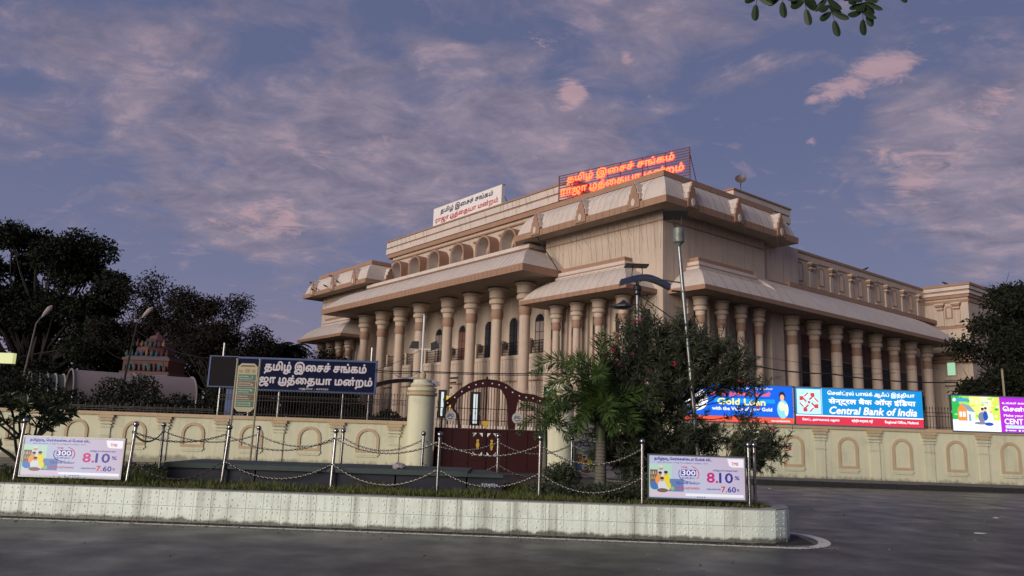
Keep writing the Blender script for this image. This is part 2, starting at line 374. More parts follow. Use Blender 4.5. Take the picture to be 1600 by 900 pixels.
def ell(cx, cz, rx, rz, n=14, a0=0, a1=2*PI):
    return [(cx+rx*math.cos(a0+(a1-a0)*k/n), cz+rz*math.sin(a0+(a1-a0)*k/n)) for k in range(n if a1-a0 > 6.2 else n+1)]
def flat(mb, poly, y, mi=0):
    mb.add([(a, y, z) for a, z in poly], [list(range(len(poly)))], mi)

# ------------------------------------------------------------------ ground
def sheet(name, poly, z, mm, kind='structure'):
    mb = MB(); mb.add([(x, y, z) for x, y in poly], [list(range(len(poly)))]); o = mb.build(name, mm, fix=False)
    return tag(o, kind=kind)
sheet('ground', [(-2000, -2000), (2000, -2000), (2000, 2000), (-2000, 2000)], -.012, M_EARTH)
sheet('road', [(-300, -60), (300, -60), (300, 33.5), (-300, 33.5)], 0, M_ROAD)
mb = MB(); mb.box(2.9, 120, 32.4, 35.4, -.05, .19); pv = mb.build('pavement', M_PAVE); tag(pv, kind='structure')
mb = MB()
x = 2.9
kk = tag(mb and thing('pavement_kerb', 'dark kerb stones edging the pavement under the cream wall', 'kerb'), None)
ks = MB(); ks.box(0, .985, -.12, 0, -.05, .2); k0 = None
for i in range(26):
    if k0 is None: k0 = ks.build('kerb_stone', mat('kerb_stone_dark', (.022, .022, .022), .8, var=.6, vscale=4), kk); k0.location = (x, 32.4, 0); o = k0
    else: o = inst(k0, kk, (x+i*1.0, 32.4+random.uniform(-.01, .01), random.uniform(-.012, .004)))
# drive in front of the gate and the left verge
sheet('gate_drive', [(-3.6, 33.4), (2.3, 33.4), (2.3, 48), (-3.6, 48)], .004, M_PAVE)

# ------------------------------------------------------------------ traffic island
HI = .55
front = [(-60, 14.05), (-20, 13.9), (-8.6, 13.75), (4.15, 13.47)]
tip = [(4.55, 13.55), (4.86, 13.80), (5.05, 14.2), (5.12, 14.7), (5.0, 15.3)]
back = [(4.3, 16.3), (2.2, 17.3), (0, 17.75), (-8, 18.3), (-60, 20.5)]
outline = front+tip+back
mb = MB(); n = len(outline)
mb.add([(a, b, -.05) for a, b in outline]+[(a, b, HI-.03) for a, b in outline], [list(range(n))[::-1], [i+n for i in range(n)]]+[(i, (i+1) % n, (i+1) % n+n, i+n) for i in range(n)])
core = mb.build('island_soil', M_SOIL); tag(core, kind='structure')
kw = thing('planter_kerb_wall', 'low white tiled retaining wall with studded tiles around the traffic island', 'kerb wall')
def stud_tile(w, h, nx, nz):
    t = MB(); b = .0025; d = .012
    t.add([(0, 0, 0), (w, 0, 0), (w, 0, h), (0, 0, h), (b, -d, b), (w-b, -d, b), (w-b, -d, h-b), (b, -d, h-b)], [(0,1,5,4), (1,2,6,5), (2,3,7,6), (3,0,4,7), (4,5,6,7)])
    for i in range(nx):
        for j in range(nz):
            cx = w*(i+.5)/nx+random.uniform(-.008, .008); cz = h*(j+.5)/nz+random.uniform(-.006, .006); r = .021
            if random.random() < .22: continue
            r = .021*random.uniform(.6, 1.15); cx += random.uniform(-.012, .012); cz += random.uniform(-.012, .012)
            vs = [(cx+r*math.cos(a*PI/3), -d, cz+r*math.sin(a*PI/3)) for a in range(6)]+[(cx+r*.5*math.cos(a*PI/3), -d-.009, cz+r*.5*math.sin(a*PI/3)) for a in range(6)]
            t.add(vs, [(a, (a+1) % 6, (a+1) % 6+6, a+6) for a in range(6)]+[(6, 7, 8, 9, 10, 11)])
    return t
path = [Vector((a, b, 0)) for a, b in front[1:]+tip+back[:2]]
tw = .30; protos = []
for k in range(6):
    for hh in (0, 1): protos.append(stud_tile(tw-.002, .264, 3, 3).build('wall_tile', M_KERB, kw, fix=False, link=False))
cum = [0]
for i in range(len(path)-1): cum.append(cum[-1]+(path[i+1]-path[i]).length)
def at(s_):
    for i in range(len(path)-1):
        if s_ <= cum[i+1] or i == len(path)-2:
            t = (s_-cum[i])/(cum[i+1]-cum[i]); return path[i].lerp(path[i+1], t)
s_ = 0; cnt = 0; s_ = cum[1]-11.5*0 - 3.0   # tiles from a little left of the frame
while s_ < cum[-1]-tw:
    a = at(s_); b = at(s_+tw); ang = math.atan2(b.y-a.y, b.x-a.x)
    for row in (0, 1):
        p = random.choice(protos); o = p.copy(); COL.objects.link(o); o.parent = kw
        o.location = (a.x, a.y-.012*math.cos(ang), row*.266+.005); o.rotation_euler = (random.uniform(-.006, .006), 0, ang+random.uniform(-.004, .004)); cnt += 1
    s_ += tw
mb = MB()                                       # backing and coping
def ribbon(mb, pts, d0, d1, z0, z1, mi=0):
    P_ = [Vector((a, b)) for a, b in pts]; L0 = []; L1 = []
    for i, p in enumerate(P_):
        t = (P_[min(i+1, len(P_)-1)]-P_[max(i-1, 0)]).normalized(); nn = Vector((t.y, -t.x))
        L0.append(p+nn*d0); L1.append(p+nn*d1)
    for i in range(len(P_)-1):
        q = [L0[i], L0[i+1], L1[i+1], L1[i]]
        mb.add([(a.x, a.y, z0) for a in q]+[(a.x, a.y, z1) for a in q], [(0,1,2,3), (7,6,5,4), (0,4,5,1), (1,5,6,2), (2,6,7,3), (3,7,4,0)], mi)
ribbon(mb, front+tip+back, -.15, .003, 0, HI-.03); mb.build('backing', M_GROUT, kw)
# coping slabs
cs = []; s_ = cum[1]-3.0
while s_ < cum[-1]-.6:
    a = at(s_+.004); b = at(s_+.596); mb = MB(); ribbon(mb, [(a.x, a.y), (b.x, b.y)], -.24, .022, HI-.028, HI+random.uniform(0, .006)); mb.build('coping_slab', M_COPE, kw); s_ += .6
mb = MB()                                       # painted edge line on the road
lp = [(-60, 13.72), (-20, 13.58), (-8.4, 13.40), (1, 13.17), (4.2, 13.04), (4.9, 13.1), (5.35, 13.5), (5.62, 14.2), (5.6, 14.9), (5.35, 15.3)]
sm = []
for i in range(len(lp)-1):
    for t in range(6): 
        q = t/6; p0 = lp[max(i-1, 0)]; p1 = lp[i]; p2 = lp[i+1]; p3 = lp[min(i+2, len(lp)-1)]
        if i < 3: sm.append((p1[0]+(p2[0]-p1[0])*q, p1[1]+(p2[1]-p1[1])*q)); continue
        sm.append(tuple(.5*((2*p1[c])+(-p0[c]+p2[c])*q+(2*p0[c]-5*p1[c]+4*p2[c]-p3[c])*q*q+(-p0[c]+3*p1[c]-3*p2[c]+p3[c])*q**3) for c in (0, 1)))
sm.append(lp[-1])
P_ = [Vector(p) for p in sm]; vs = []
for i, p in enumerate(P_):
    t = (P_[min(i+1, len(P_)-1)]-P_[max(i-1, 0)]).normalized(); nn = Vector((t.y, -t.x)); hw = .075 if p.x < 4 else .10
    vs += [(p.x+nn.x*hw, p.y+nn.y*hw, .004), (p.x-nn.x*hw, p.y-nn.y*hw, .004)]
mb.add(vs, [(2*i, 2*i+2, 2*i+3, 2*i+1) for i in range(len(P_)-1)]); tag(mb.build('edge_line', M_PAINT, fix=False), kind='structure')
mb = MB()                                       # dirt strip between line and wall
mb.add([(-60, 13.8, .003), (-8.4, 13.47, .003), (4.2, 13.12, .003), (5.25, 13.6, .003), (5.4, 14.8, .003), (5.0, 15.2, .003), (4.2, 14, .003), (-8.6, 13.9, .003), (-60, 14.2, .003)], [list(range(9))])
tag(mb.build('gutter_dirt', mat('gutter_dirt', (.022, .02, .016), .95, var=.7, vscale=9, bump=.5), fix=False), kind='structure')

# ------------------------------------------------------------------ the auditorium
# local axes of the building: x = -u (u runs along the long front, away to the left), y = v (depth), z up
OX, OY = 9.95, 50.0
bld = thing('auditorium_building', 'long cream colonnaded auditorium with brown banded eaves and arched rooftop hoods', 'building', (OX, OY, 0), -YAW)
UV = lambda p: (-p[0], p[1], p[2])
def BM(): return MB(UV)
FR = lambda a, d, z: (a, d, z)               # used through UV: a = u, front face looks to -v
def SIDE(u0): return lambda a, d, z: (u0+d, a, z)   # a = v, looks to -u ; d = depth inwards
def FRONT(v0): return lambda a, d, z: (a, v0+d, z)
def ubox(mb, u0, u1, v0, v1, z0, z1, mi=0): mb.box(u0, u1, v0, v1, z0, z1, mi)
def ring(mb, prof, rect, hip=(1, 1, 1, 1), sides=(1, 1, 1, 1), mi=0):
    """sweep profile [(offset,z,mat)] round rect (u0,u1,v0,v1); sides: u0,u1,v0,v1"""
    u0, u1, v0, v1 = rect; rows = []
    for p in prof:
        o, z = p[0], p[1]
        a, b, c, d = u0-o*hip[0], u1+o*hip[1], v0-o*hip[2], v1+o*hip[3]
        rows.append([(a, c, z), (b, c, z), (b, d, z), (a, d, z)])
    for j in range(len(rows)-1):
        mm = prof[j][2] if len(prof[j]) > 2 else mi
        for k, side in ((0, 2), (1, 1), (2, 3), (3, 0)):
            if sides[side]: mb.add([rows[j][k], rows[j][(k+1) % 4], rows[j+1][(k+1) % 4], rows[j+1][k]], [(0, 1, 2, 3)], mm)
def curve_prof(o0, z0, o1, z1, n=8, bulge=.35):
    out = []
    for i in range(n+1):
        t = i/n; o = o0+(o1-o0)*t; z = z0+(z1-z0)*t
        b = bulge*math.sin(PI*t)*.5; out.append((o+b*.6, z+b*.8))
    return out
# masses
def mass(name, u0, u1, v0, v1, z0, z1, m_=M_WALL):
    mb = BM(); ubox(mb, u0, u1, v0, v1, z0, z1); return mb.build(name, m_, bld)
BU = 51.6
mass('corner_block_wall', 0, 11.8, 0, 11.8, 0, 19.3)
mass('corner_block_wall', BU-11.8, BU, 0, 11.8, 0, 19.3)
mass('front_wall', 11.8, BU-11.8, 2.3, 13, 0, 20.4)
mass('rear_hall_wall', 3.3, BU-3.3, 12.6, 20.8, 0, 20.6)
mass('side_hall_wall', .85, BU-.85, 13, 41.3, 0, 17.0)
mass('side_pier', .3, 1.2, 11.7, 17.0, 0, 17.2)
mass('side_pier', -.75, .35, 11.3, 12.9, 0, 11.3)
mass('end_block_wall', -3.15, 10, 41, 54, 0, 17.0)
# ---- cornices as stacked bands
def bands(u0, u1, v0, v1, lst):
    for (o, z0, z1, kind) in lst:
        mb = BM(); ubox(mb, u0-o, u1+o, v0-o, v1+o, z0, z1); mb.build('cornice_band', {'w': M_ROOF, 'b': M_TRIM, 'c': M_WALL}[kind], bld)
bands(11.0, 40.6, 2.05, 13, [(.0, 20.18, 20.62, 'b'), (.12, 20.622, 21.18, 'w'), (.02, 21.182, 21.36, 'b'), (.10, 21.362, 21.93, 'w'), (.2, 21.932, 22.07, 'b')])
bands(3.3, BU-3.3, 12.7, 20.8, [(.0, 20.18, 20.62, 'b'), (.12, 20.622, 21.18, 'w'), (.02, 21.182, 21.36, 'b'), (.10, 21.362, 21.90, 'w'), (.2, 21.902, 22.03, 'b')])
bands(.85, BU-.85, 17.05, 41.2, [(.06, 16.62, 16.72, 'b'), (.02, 16.722, 17.2, 'c'), (.1, 17.202, 17.42, 'b')])
bands(-3.15, 10, 41, 54, [(.05, 13.2, 13.5, 'b'), (.1, 15.75, 16.0, 'b'), (.18, 16.2, 16.5, 'b'), (.3, 16.502, 16.75, 'w'), (.22, 16.752, 16.95, 'b'), (.32, 16.952, 17.3, 'w'), (.42, 17.302, 17.55, 'b')])
# ---- corner blocks
def upper_dome(rect):
    mb = BM()
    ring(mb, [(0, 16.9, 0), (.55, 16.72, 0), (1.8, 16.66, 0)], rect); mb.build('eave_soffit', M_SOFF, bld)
    mb = BM(); ring(mb, [(1.8, 16.66), (1.82, 17.12), (1.6, 17.14)], rect); mb.build('fascia', M_TRIM, bld)
    mb = BM(); ring(mb, [(1.7, 17.13)]+curve_prof(1.62, 17.2, .55, 18.95, 9, .45)+[(.35, 18.97)], rect); mb.build('dome_roof', M_ROOF, bld, smooth=True)
    mb = BM(); u0, u1, v0, v1 = rect; ubox(mb, u0-.5, u1+.5, v0-.5, v1+.5, 19.02, 19.42); mb.build('roof_parapet', M_TRIM, bld)
def wall_line(u0, u1, v0, v1, z):
    mb = BM(); ubox(mb, u0-.03, u1+.03, v0-.03, v1+.03, z, z+.1); mb.build('string_course', M_TRIM, bld)
for rect in ((0, 11.8, 0, 11.8), (BU-11.8, BU, 0, 11.8)):
    upper_dome(rect); wall_line(*rect, 16.1)
LOWP = [(3.0, 11.17), (3.02, 11.46)]
def lower_eave(rect, sides, hip=(1, 1, 1, 1), mould=None):
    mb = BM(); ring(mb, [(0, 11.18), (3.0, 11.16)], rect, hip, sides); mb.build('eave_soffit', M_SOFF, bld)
    mb = BM(); ring(mb, [(3.0, 11.16), (3.02, 11.46), (2.85, 11.47)], rect, hip, sides); mb.build('fascia', M_TRIM, bld)
    mb = BM(); ring(mb, [(2.92, 11.47)]+curve_prof(2.88, 11.5, 1.15, 13.0, 8, .35)+[(0, 13.02)], rect, hip, sides); mb.build('eave_roof', M_ROOF, bld, smooth=True)
for fu in (lambda u: u, lambda u: BU-u):
    a, b = sorted((fu(3.5), fu(8.3)))
    lower_eave((a, b, 0, 2), (1, 1, 1, 0))
    for (o, z0, z1, k) in ((1.1, 13.03, 13.22, 'w'), (1.0, 13.222, 13.36, 'b'), (.95, 13.362, 13.6, 'w'), (.8, 13.602, 13.92, 'b')):
        mb = BM(); ubox(mb, a-o, b+o, -o, .2, z0, z1); mb.build('cornice_band', M_TRIM if k == 'b' else M_ROOF, bld)
lower_eave((0, 2, 3.5, 8.3), (1, 0, 1, 1))
for (o, z0, z1, k) in ((1.1, 13.033, 13.223, 'w'), (1.0, 13.225, 13.363, 'b'), (.95, 13.365, 13.603, 'w'), (.8, 13.605, 13.923, 'b')):
    mb = BM(); ubox(mb, -o, .2, 3.5-o, 8.3+o, z0, z1); mb.build('cornice_band', M_TRIM if k == 'b' else M_ROOF, bld)
# ---- side hall eave (colonnade)
rect = (.85, 3, 10.0, 34.8)
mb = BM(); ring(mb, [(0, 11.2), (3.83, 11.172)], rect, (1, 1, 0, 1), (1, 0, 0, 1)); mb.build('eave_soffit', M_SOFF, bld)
mb = BM(); ring(mb, [(3.83, 11.172), (3.85, 11.472), (3.7, 11.48)], rect, (1, 1, 0, 1), (1, 0, 0, 1)); mb.build('fascia', M_TRIM, bld)
mb = BM(); ring(mb, [(3.78, 11.48)]+curve_prof(3.7, 11.5, 1.0, 13.75, 8, .5)+[(.0, 13.77)], rect, (1, 1, 0, 1), (1, 0, 0, 1)); mb.build('eave_roof', M_ROOF, bld, smooth=True)
mb = BM(); mb.add([(.85-o, 10.0, z) for o, z in [(3.83, 11.172), (3.85, 11.472)]+curve_prof(3.7, 11.5, 1.0, 13.75, 8, .5)+[(.0, 13.77), (0, 11.2)]], [list(range(13))]); mb.build('roof_end', M_ROOF, bld)
mb = BM(); ubox(mb, -.22, .9, 14.8, 40.9, 13.75, 14.12); mb.build('roof_ledge', M_TRIM, bld)
mb = BM(); ubox(mb, -.1, 1, 11.9, 15.2, 13.6, 13.9); ubox(mb, -.6, 1, 11.9, 15.6, 13.2, 13.4); mb.build('cornice_band', M_TRIM, bld)
# ---- portico roof
rect = (13.7, 37.9, 0, 3); S = (1, 1, 1, 0)
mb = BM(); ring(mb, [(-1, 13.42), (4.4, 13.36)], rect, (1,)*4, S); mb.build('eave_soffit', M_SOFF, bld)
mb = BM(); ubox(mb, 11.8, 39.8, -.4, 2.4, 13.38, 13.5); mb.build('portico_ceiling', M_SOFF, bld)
mb = BM(); ring(mb, [(4.4, 13.36), (4.42, 13.88), (4.25, 13.9)], rect, (1,)*4, S); mb.build('fascia', M_TRIM, bld)
mb = BM(); ring(mb, [(4.33, 13.9)]+curve_prof(4.27, 13.92, 1.25, 15.95, 9, .55)+[(-1, 16.0)], rect, (1,)*4, S); mb.build('portico_roof', M_ROOF, bld, smooth=True)
mb = BM(); ubox(mb, 12.7, 38.9, -1.0, 2.4, 15.96, 16.2); mb.build('roof_ledge', M_TRIM, bld)
mb = BM(); ubox(mb, 12.62, 38.98, -1.08, 2.4, 16.203, 16.5); mb.build('roof_ledge', M_ROOF, bld)
# thin dark joints on roofs: strings of small lamps hung over eaves
def droop(name, segs, r=.007, n=3):
    mb = BM()
    for pts in segs: mb.tube(pts, r, n, cap=False)
    o = mb.build(name, M_BLACK, bld, fix=False); tag(o, kind='stuff'); return o
segs = []
for u in np.arange(.2, 11.8, .62):
    j = random.uniform(-.12, .12)
    segs.append([(u+j*.3, -.52, 19.0), (u+j*.5, -1.35, 18.3), (u+j, -1.84, 17.15), (u+j, -1.86, 16.66)])
    segs.append([(u+j, -.012, 16.6), (u+j*2+random.uniform(-.5, .2), -.012, 13.95+random.uniform(0, .4))])
    if random.random() < .6: segs.append([(u+j, -1.8, 16.66), (u+j+random.uniform(-.3, .3), -1.75, 16.0), (u+j+random.uniform(-.2, .2), -.9, 15.2+random.uniform(-.6, .4))])
for v in np.arange(.3, 13.2, .8):
    j = random.uniform(-.2, .2)
    segs.append([(-.52, v, 19.0), (-1.35, v+j, 18.3), (-1.84, v+j, 17.15), (-1.86, v+j, 16.66)])
    if random.random() < .6: segs.append([(-1.8, v+j, 16.66), (-1.7, v+j+.1, 15.7+random.uniform(-.5, .4))])
for u in np.arange(9.8, 42, .55):
    j = random.uniform(-.1, .1)
    segs.append([(u+j, -1.25, 16.0), (u+j-.1, -2.9, 15.4), (u+j-.25, -4.28, 13.95), (u+j-.25, -4.45, 13.9), (u+j-.25, -4.45, 13.4)])
for u in np.arange(1, 11, .7):
    segs.append([(u, -1.2, 13.1), (u+.05, -2.2, 12.75), (u+.1, -3.04, 11.5), (u+.1, -3.05, 11.16)])
for v in np.arange(1.5, 11, 1.3):
    segs.append([(-1.2, v, 13.1), (-2.2, v, 12.75), (-3.04, v, 11.5), (-3.05, v, 11.16), (-3.0, v, 10.2)])
droop('strings_of_lamps', segs)
segs = []
for u in np.arange(12, 40, .45):
    if random.random() < .45: segs.append([(u+random.uniform(-.2, .2), 1.9, 21.9), (u-random.uniform(.1, .5), 1.9, 20.7+random.uniform(-.3, .6))])
    a = random.uniform(-.9, -.2)
    segs.append([(u, .76, 8.0), (u+a, .76, 2.0)])
for u in np.arange(.5, 11.5, .8): segs.append([(u, -.03, 11), (u+random.uniform(-.6, .2), -.03, 3)])
droop('strings_of_lamps', segs, .008)
# ---- kudu gable ornaments
def kudu(P, a, z, s=1.0):
    poly = [(-.62, 0), (-.62, .55), (-.5, .6), (-.5, .95), (-.33, 1.05), (-.30, 1.3), (-.14, 1.5), (-.1, 1.66), (0, 1.78), (.1, 1.66), (.14, 1.5), (.30, 1.3), (.33, 1.05), (.5, .95), (.5, .6), (.62, .55), (.62, 0)]
    k = MB(UV); k.prism([(a+x*.82*s, z+y*s) for x, y in poly], P, -.06, .5, 0); o = k.build('gable_ornament', [M_TRIM], bld)
    k = MB(UV); k.prism([(a+x*.90*s, z+y*s*1.03) for x, y in poly[1:-1]], P, .04, .9, 0); k.build('ornament_back', M_ROOF, o)
    k = MB(UV); k.prism(ell(a, z+.36*s, .17*s, .27*s, 14), P, -.12, -.05, 0); md = k.build('medallion', M_ROOF, o); return o
for a in (11.0, 6.0, .92): kudu(FRONT(-1.84), a, 16.75); kudu(FRONT(-1.84), BU-a, 16.75)
for a in (.8, 5.95, 11.2): kudu(SIDE(-1.84), a, 16.75)
MIR = lambda a, d, z: (BU-11.8-1.84*0-1.84+d, a, z)
kudu(MIR, 1.0, 16.75); kudu(MIR, 5.9, 16.75)
# ---- columns
BIGP = [(.80, 13.32), (.82, 13.30), (.82, 13.14), (.70, 13.10), (.68, 12.62), (.63, 12.52), (.50, 12.48), (.66, 12.38), (.70, 12.22), (.66, 12.06), (.50, 11.95), (.50, 11.72), (.46, 11.6, 1), (.47, 11.5, 1), (.52, 11.3, 1), (.52, 11.05, 1), (.47, 10.85, 1), (.45, 10.78)]
def column_proto(prof, rs, h0, name='column'):
    mb = MB(); mb.lathe([(rs, h0-.001), (rs*1.0, .9), (rs*1.25, .85), (rs*1.3, .6), (rs*1.1, .5), (rs*1.45, .42), (rs*1.45, 0)][::-1], n=20); c = mb.build(name, M_COL, bld, smooth=True)
    mb = MB(); pr = [(p[0], p[1], (p[2] if len(p) > 2 else 0)) for p in prof]; pr = pr[::-1]
    pr = [(pr[i][0], pr[i][1], pr[min(i+1, len(pr)-1)][2]) for i in range(len(pr))]
    mb.lathe(pr, n=24); cp = mb.build('capital', [M_COL, M_COLB], c, smooth=True); return c
bigc = column_proto(BIGP, .43, 10.79)
PC = [12.9, 16.45, 20.0, 23.5, 28.1, 31.7, 35.2, 38.75]
bigc.location = (-PC[0], -1.05, 0)
for u in PC[1:]: inst(bigc, bld, (-u, -1.05, 0))
s = .70
SM = [((r*s*.98), 11.12-(13.32-z)*.72, *(q)) for r, z, *q in BIGP]
smc = column_proto(SM, .26, SM[-1][1]+.01)
BC = [2.62, 4.92, 7.12, 9.3]
smc.location = (-BC[0], -1.0, 0)
for u in BC[1:]: inst(smc, bld, (-u, -1.0, 0))
for u in BC: inst(smc, bld, (-(BU-u), -1.0, 0))
for v in BC: inst(smc, bld, (1.0, v, 0))
HC = [((r*.80), 11.14-(13.32-z)*.86, *(q)) for r, z, *q in BIGP]
hcp = column_proto(HC, .42, HC[-1][1]+.01)
hcp.location = (1.0, 13.6, 0)
for k in range(7): inst(hcp, bld, (1.0, 16.7+3.27*k, 0))
# ---- rooftop arched hoods with a window in each, on the attic wall
hood = None
def arc(ac, zs, r, n=12): return [(ac+r*math.cos(PI*k/n), zs+r*math.sin(PI*k/n)) for k in range(n+1)]
def arch_poly(ac, z0, zs, r, n=12): return [(ac+r, z0)]+arc(ac, zs, r, n)+[(ac-r, z0)]
def arch_band(mb, P, ac, z0, zs, r, w, d0, d1, mi=0, closed=False, n=12):
    o = arch_poly(ac, z0, zs, r, n); i_ = arch_poly(ac, z0+(w if closed else 0), zs, r-w, n); N = len(o)
    vs = [P(a, d0, z) for a, z in o]+[P(a, d0, z) for a, z in i_]+[P(a, d1, z) for a, z in o]+[P(a, d1, z) for a, z in i_]
    fs = []
    rng_ = range(N) if closed else range(N-1)
    for k in rng_:
        j = (k+1) % N; fs += [(k, j, N+j, N+k), (2*N+k, 2*N+j, j, k), (N+k, N+j, 3*N+j, 3*N+k), (3*N+k, 3*N+j, 2*N+j, 2*N+k)]
    mb.add(vs, fs, mi)
for ac in (14.6, 18.2, 21.85, 25.85, 29.9, 33.45, 37.05):
    P = FRONT(1.15)
    mb = BM(); arch_band(mb, P, ac, 16.3, 18.15, 1.12, .17, 0, 1.2); h = mb.build('arched_hood', M_TRIM, bld)
    mb = BM(); arch_band(mb, FRONT(2.2), ac, 16.3, 17.7, .70, .14, 0, .2); mb.build('window_frame', M_TRIM, h)
    mb = BM(); mb.prism(arch_poly(ac, 16.3, 17.7, .56), FRONT(2.24), 0, .03); mb.build('window_pane', M_GLASS, h)
    mb = BM(); arch_band(mb, P, ac, 16.3, 18.15, .955, .03, .06, 1.1); mb.build('hood_lining', M_ROOF, h)
def pil_cap(P, a, z, w, mb, mats=(0, 1)):
    for (ww, z0, z1, d, mi) in ((1.0, -.16, 0, .42, 0), (.86, -.30, -.16, .36, 1), (.62, -.42, -.30, .26, 1), (.72, -.58, -.44, .3, 0), (.5, -.72, -.60, .2, 1)):
        mb.prism([(a-w*ww, z+z0), (a+w*ww, z+z0), (a+w*ww, z+z1-.004), (a-w*ww, z+z1-.004)], P, -d, .02, mi)
for ac in (12.6, 16.4, 20.0, 23.85, 27.85, 31.7, 35.3, 38.9):
    mb = BM(); pil_cap(FRONT(2.3), ac, 19.35, .62, mb); mb.prism([(ac-.32, 16.3), (ac+.32, 16.3), (ac+.32, 18.64), (ac-.32, 18.64)], FRONT(2.3), -.12, .02, 0); mb.build('pilaster', [M_WALL, M_TRIM], bld)
mb = BM(); ubox(mb, 11.8, 39.8, 2.12, 2.32, 19.72, 19.86); mb.build('string_course', M_TRIM, bld)
# ---- side hall upper wall: pilasters and blind niches
for k in range(8):
    v = 16.9+3.28*k
    mb = BM(); pil_cap(SIDE(.85), v+2.85, 16.58, .44, mb); mb.prism([(v+2.6, 14.1), (v+3.1, 14.1), (v+3.1, 15.85), (v+2.6, 15.85)], SIDE(.85), -.12, .02, 0)
    if v+3.3 < 41.2: mb.build('pilaster', [M_WALL, M_TRIM], bld)
    if k < 7:
        mb = BM(); arch_band(mb, SIDE(.85), v+1.25, 14.8, 16.0, .42, .09, -.05, .02, closed=True); o = mb.build('blind_niche', M_TRIM, bld)
        mb = BM(); mb.prism([(v+.75, 14.52), (v+1.75, 14.52), (v+1.75, 14.66), (v+.75, 14.66)], SIDE(.85), -.1, .02); mb.build('sill', M_WALL, o)
        mb = BM(); mb.prism(arch_poly(v+1.25, 14.89, 16.0, .33), SIDE(.85), -.012, .0); mb.build('niche_panel', mat('niche_pale', (.62, .50, .40), .85, var=.2), o)
# end block pilasters and niche
for a in (-.62, -2.12):
    mb = BM(); pil_cap(FRONT(41), a, 15.72, .44, mb); mb.prism([(a-.3, 13.5), (a+.3, 13.5), (a+.3, 15.0), (a-.3, 15.0)], FRONT(41), -.14, .02, 0); mb.build('pilaster', [M_WALL, M_TRIM], bld)
mb = BM(); arch_band(mb, FRONT(41), -1.37, 14.2, 15.1, .34, .12, -.06, .02, closed=True); mb.build('blind_niche', M_TRIM, bld)
for z0, z1, d in ((10.6, 10.85, .5), (10.2, 10.55, .35), (9.9, 10.1, .55)):
    mb = BM(); ubox(mb, -3.15-d*.6, .8, 41-d, 41.1, z0, z1); mb.build('cornice_band', M_TRIM, bld)
mb = BM(); ubox(mb, -1.75, -.75, 40.93, 41.05, 8.6, 10.2); o = mb.build('window_frame', M_FRAME, bld)
mb = BM(); ubox(mb, -1.6, -.9, 40.90, 40.935, 8.7, 10.1); mb.build('lit_pane', glow('lit_window', (.35, .62, .42), .9), o)
mb = BM(); ubox(mb, -3.1, -.6, 40.7, 41.05, 8.2, 8.5); ubox(mb, -3.0, -.7, 40.55, 41.05, 7.7, 8.0); mb.build('window_sill', M_WALL, bld)
# ---- windows and doors
def arched_window(P, ac, z0, zs, r, kind=0, name='arched_window'):
    mb = BM(); arch_band(mb, P, ac, z0, zs, r, .10, -.09, .02); o = mb.build(name, M_FRAME, bld)
    mb = BM(); mb.prism(arch_poly(ac, z0, zs, r-.1), P, -.03, -.002); mb.build('pane', M_GLASS, o)
    if kind:
        mb = BM(); q = r-.16
        mb.prism([(ac-q, z0), (ac+q, z0), (ac+q, zs-.05), (ac-q, zs-.05)], P, -.055, -.031); mb.build('shutter', M_SHUT if kind == 1 else mat('grey_shutter', (.26, .21, .19), .7, var=.2), o)
    mb = BM()
    mb.prism([(ac-r+.1, zs-.04), (ac+r-.1, zs-.04), (ac+r-.1, zs+.04), (ac-r+.1, zs+.04)], P, -.08, -.03)
    mb.prism([(ac-.03, z0), (ac+.03, z0), (ac+.03, zs+r-.12), (ac-.03, zs+r-.12)], P, -.078, -.03)
    for t in (.33, .66): mb.prism([(ac-r+.1, z0+(zs-z0)*t), (ac+r-.1, z0+(zs-z0)*t), (ac+r-.1, z0+(zs-z0)*t+.05), (ac-r+.1, z0+(zs-z0)*t+.05)], P, -.076, -.03)
    mb.build('glazing_bar', M_BLACK, o); return o
for i, ac in enumerate((13.4, 14.9, 18.3, 21.8, 25.9, 29.8, 33.4, 37.0)):
    arched_window(FRONT(2.3), ac, 8.25, 10.95, .66 if i else .5, (2, 2, 0, 0, 1, 2, 0, 1)[i])
for i in range(7): 
    ac = (14.65, 18.25, 21.8, 25.85, 29.85, 33.4, 37.0)[i]
    mb = BM(); ubox(mb, ac-.65, ac+.65, 2.2, 2.32, 2.6, 5.4); o = mb.build('window_frame', M_FRAME, bld)
    mb = BM(); ubox(mb, ac-.55, ac+.55, 2.17, 2.21, 2.7, 5.3); mb.build('pane', M_GLASS, o)
# doorway windows between block columns
for fu in (lambda u: u, lambda u: BU-u):
    for a in (1.45, 3.78, 6.02, 8.22, 10.5):
        a = fu(a); mb = BM(); ubox(mb, a-.52, a+.52, -.06, .02, 6.9, 10.3); o = mb.build('window_frame', M_FRAME, bld)
        mb = BM(); ubox(mb, a-.40, a+.40, -.085, -.055, 7.0, 10.2); mb.build('shutter', M_SHUT if a > 3 else M_DARK, o)
        mb = BM(); ubox(mb, a-.36, a+.36, -.115, -.083, 8.9, 10.1); mb.build('pane', M_DARK, o)
    for a in (2.62, 4.92, 7.12, 9.3):
        a = fu(a); mb = BM(); ubox(mb, a-.3, a+.3, -.22, .02, 0, 11.16); mb.build('pilaster', M_WALL, bld)
for a in (3.78, 6.02, 8.22, 10.4):
    P = SIDE(0); mb = BM(); mb.prism([(a-.55, 6.9), (a+.55, 6.9), (a+.55, 10.3), (a-.55, 10.3)], P, -.06, .02); o = mb.build('window_frame', M_FRAME, bld)
    mb = BM(); mb.prism([(a-.42, 7), (a+.42, 7), (a+.42, 10.2), (a-.42, 10.2)], P, -.085, -.055); mb.build('shutter', M_SHUT, o)
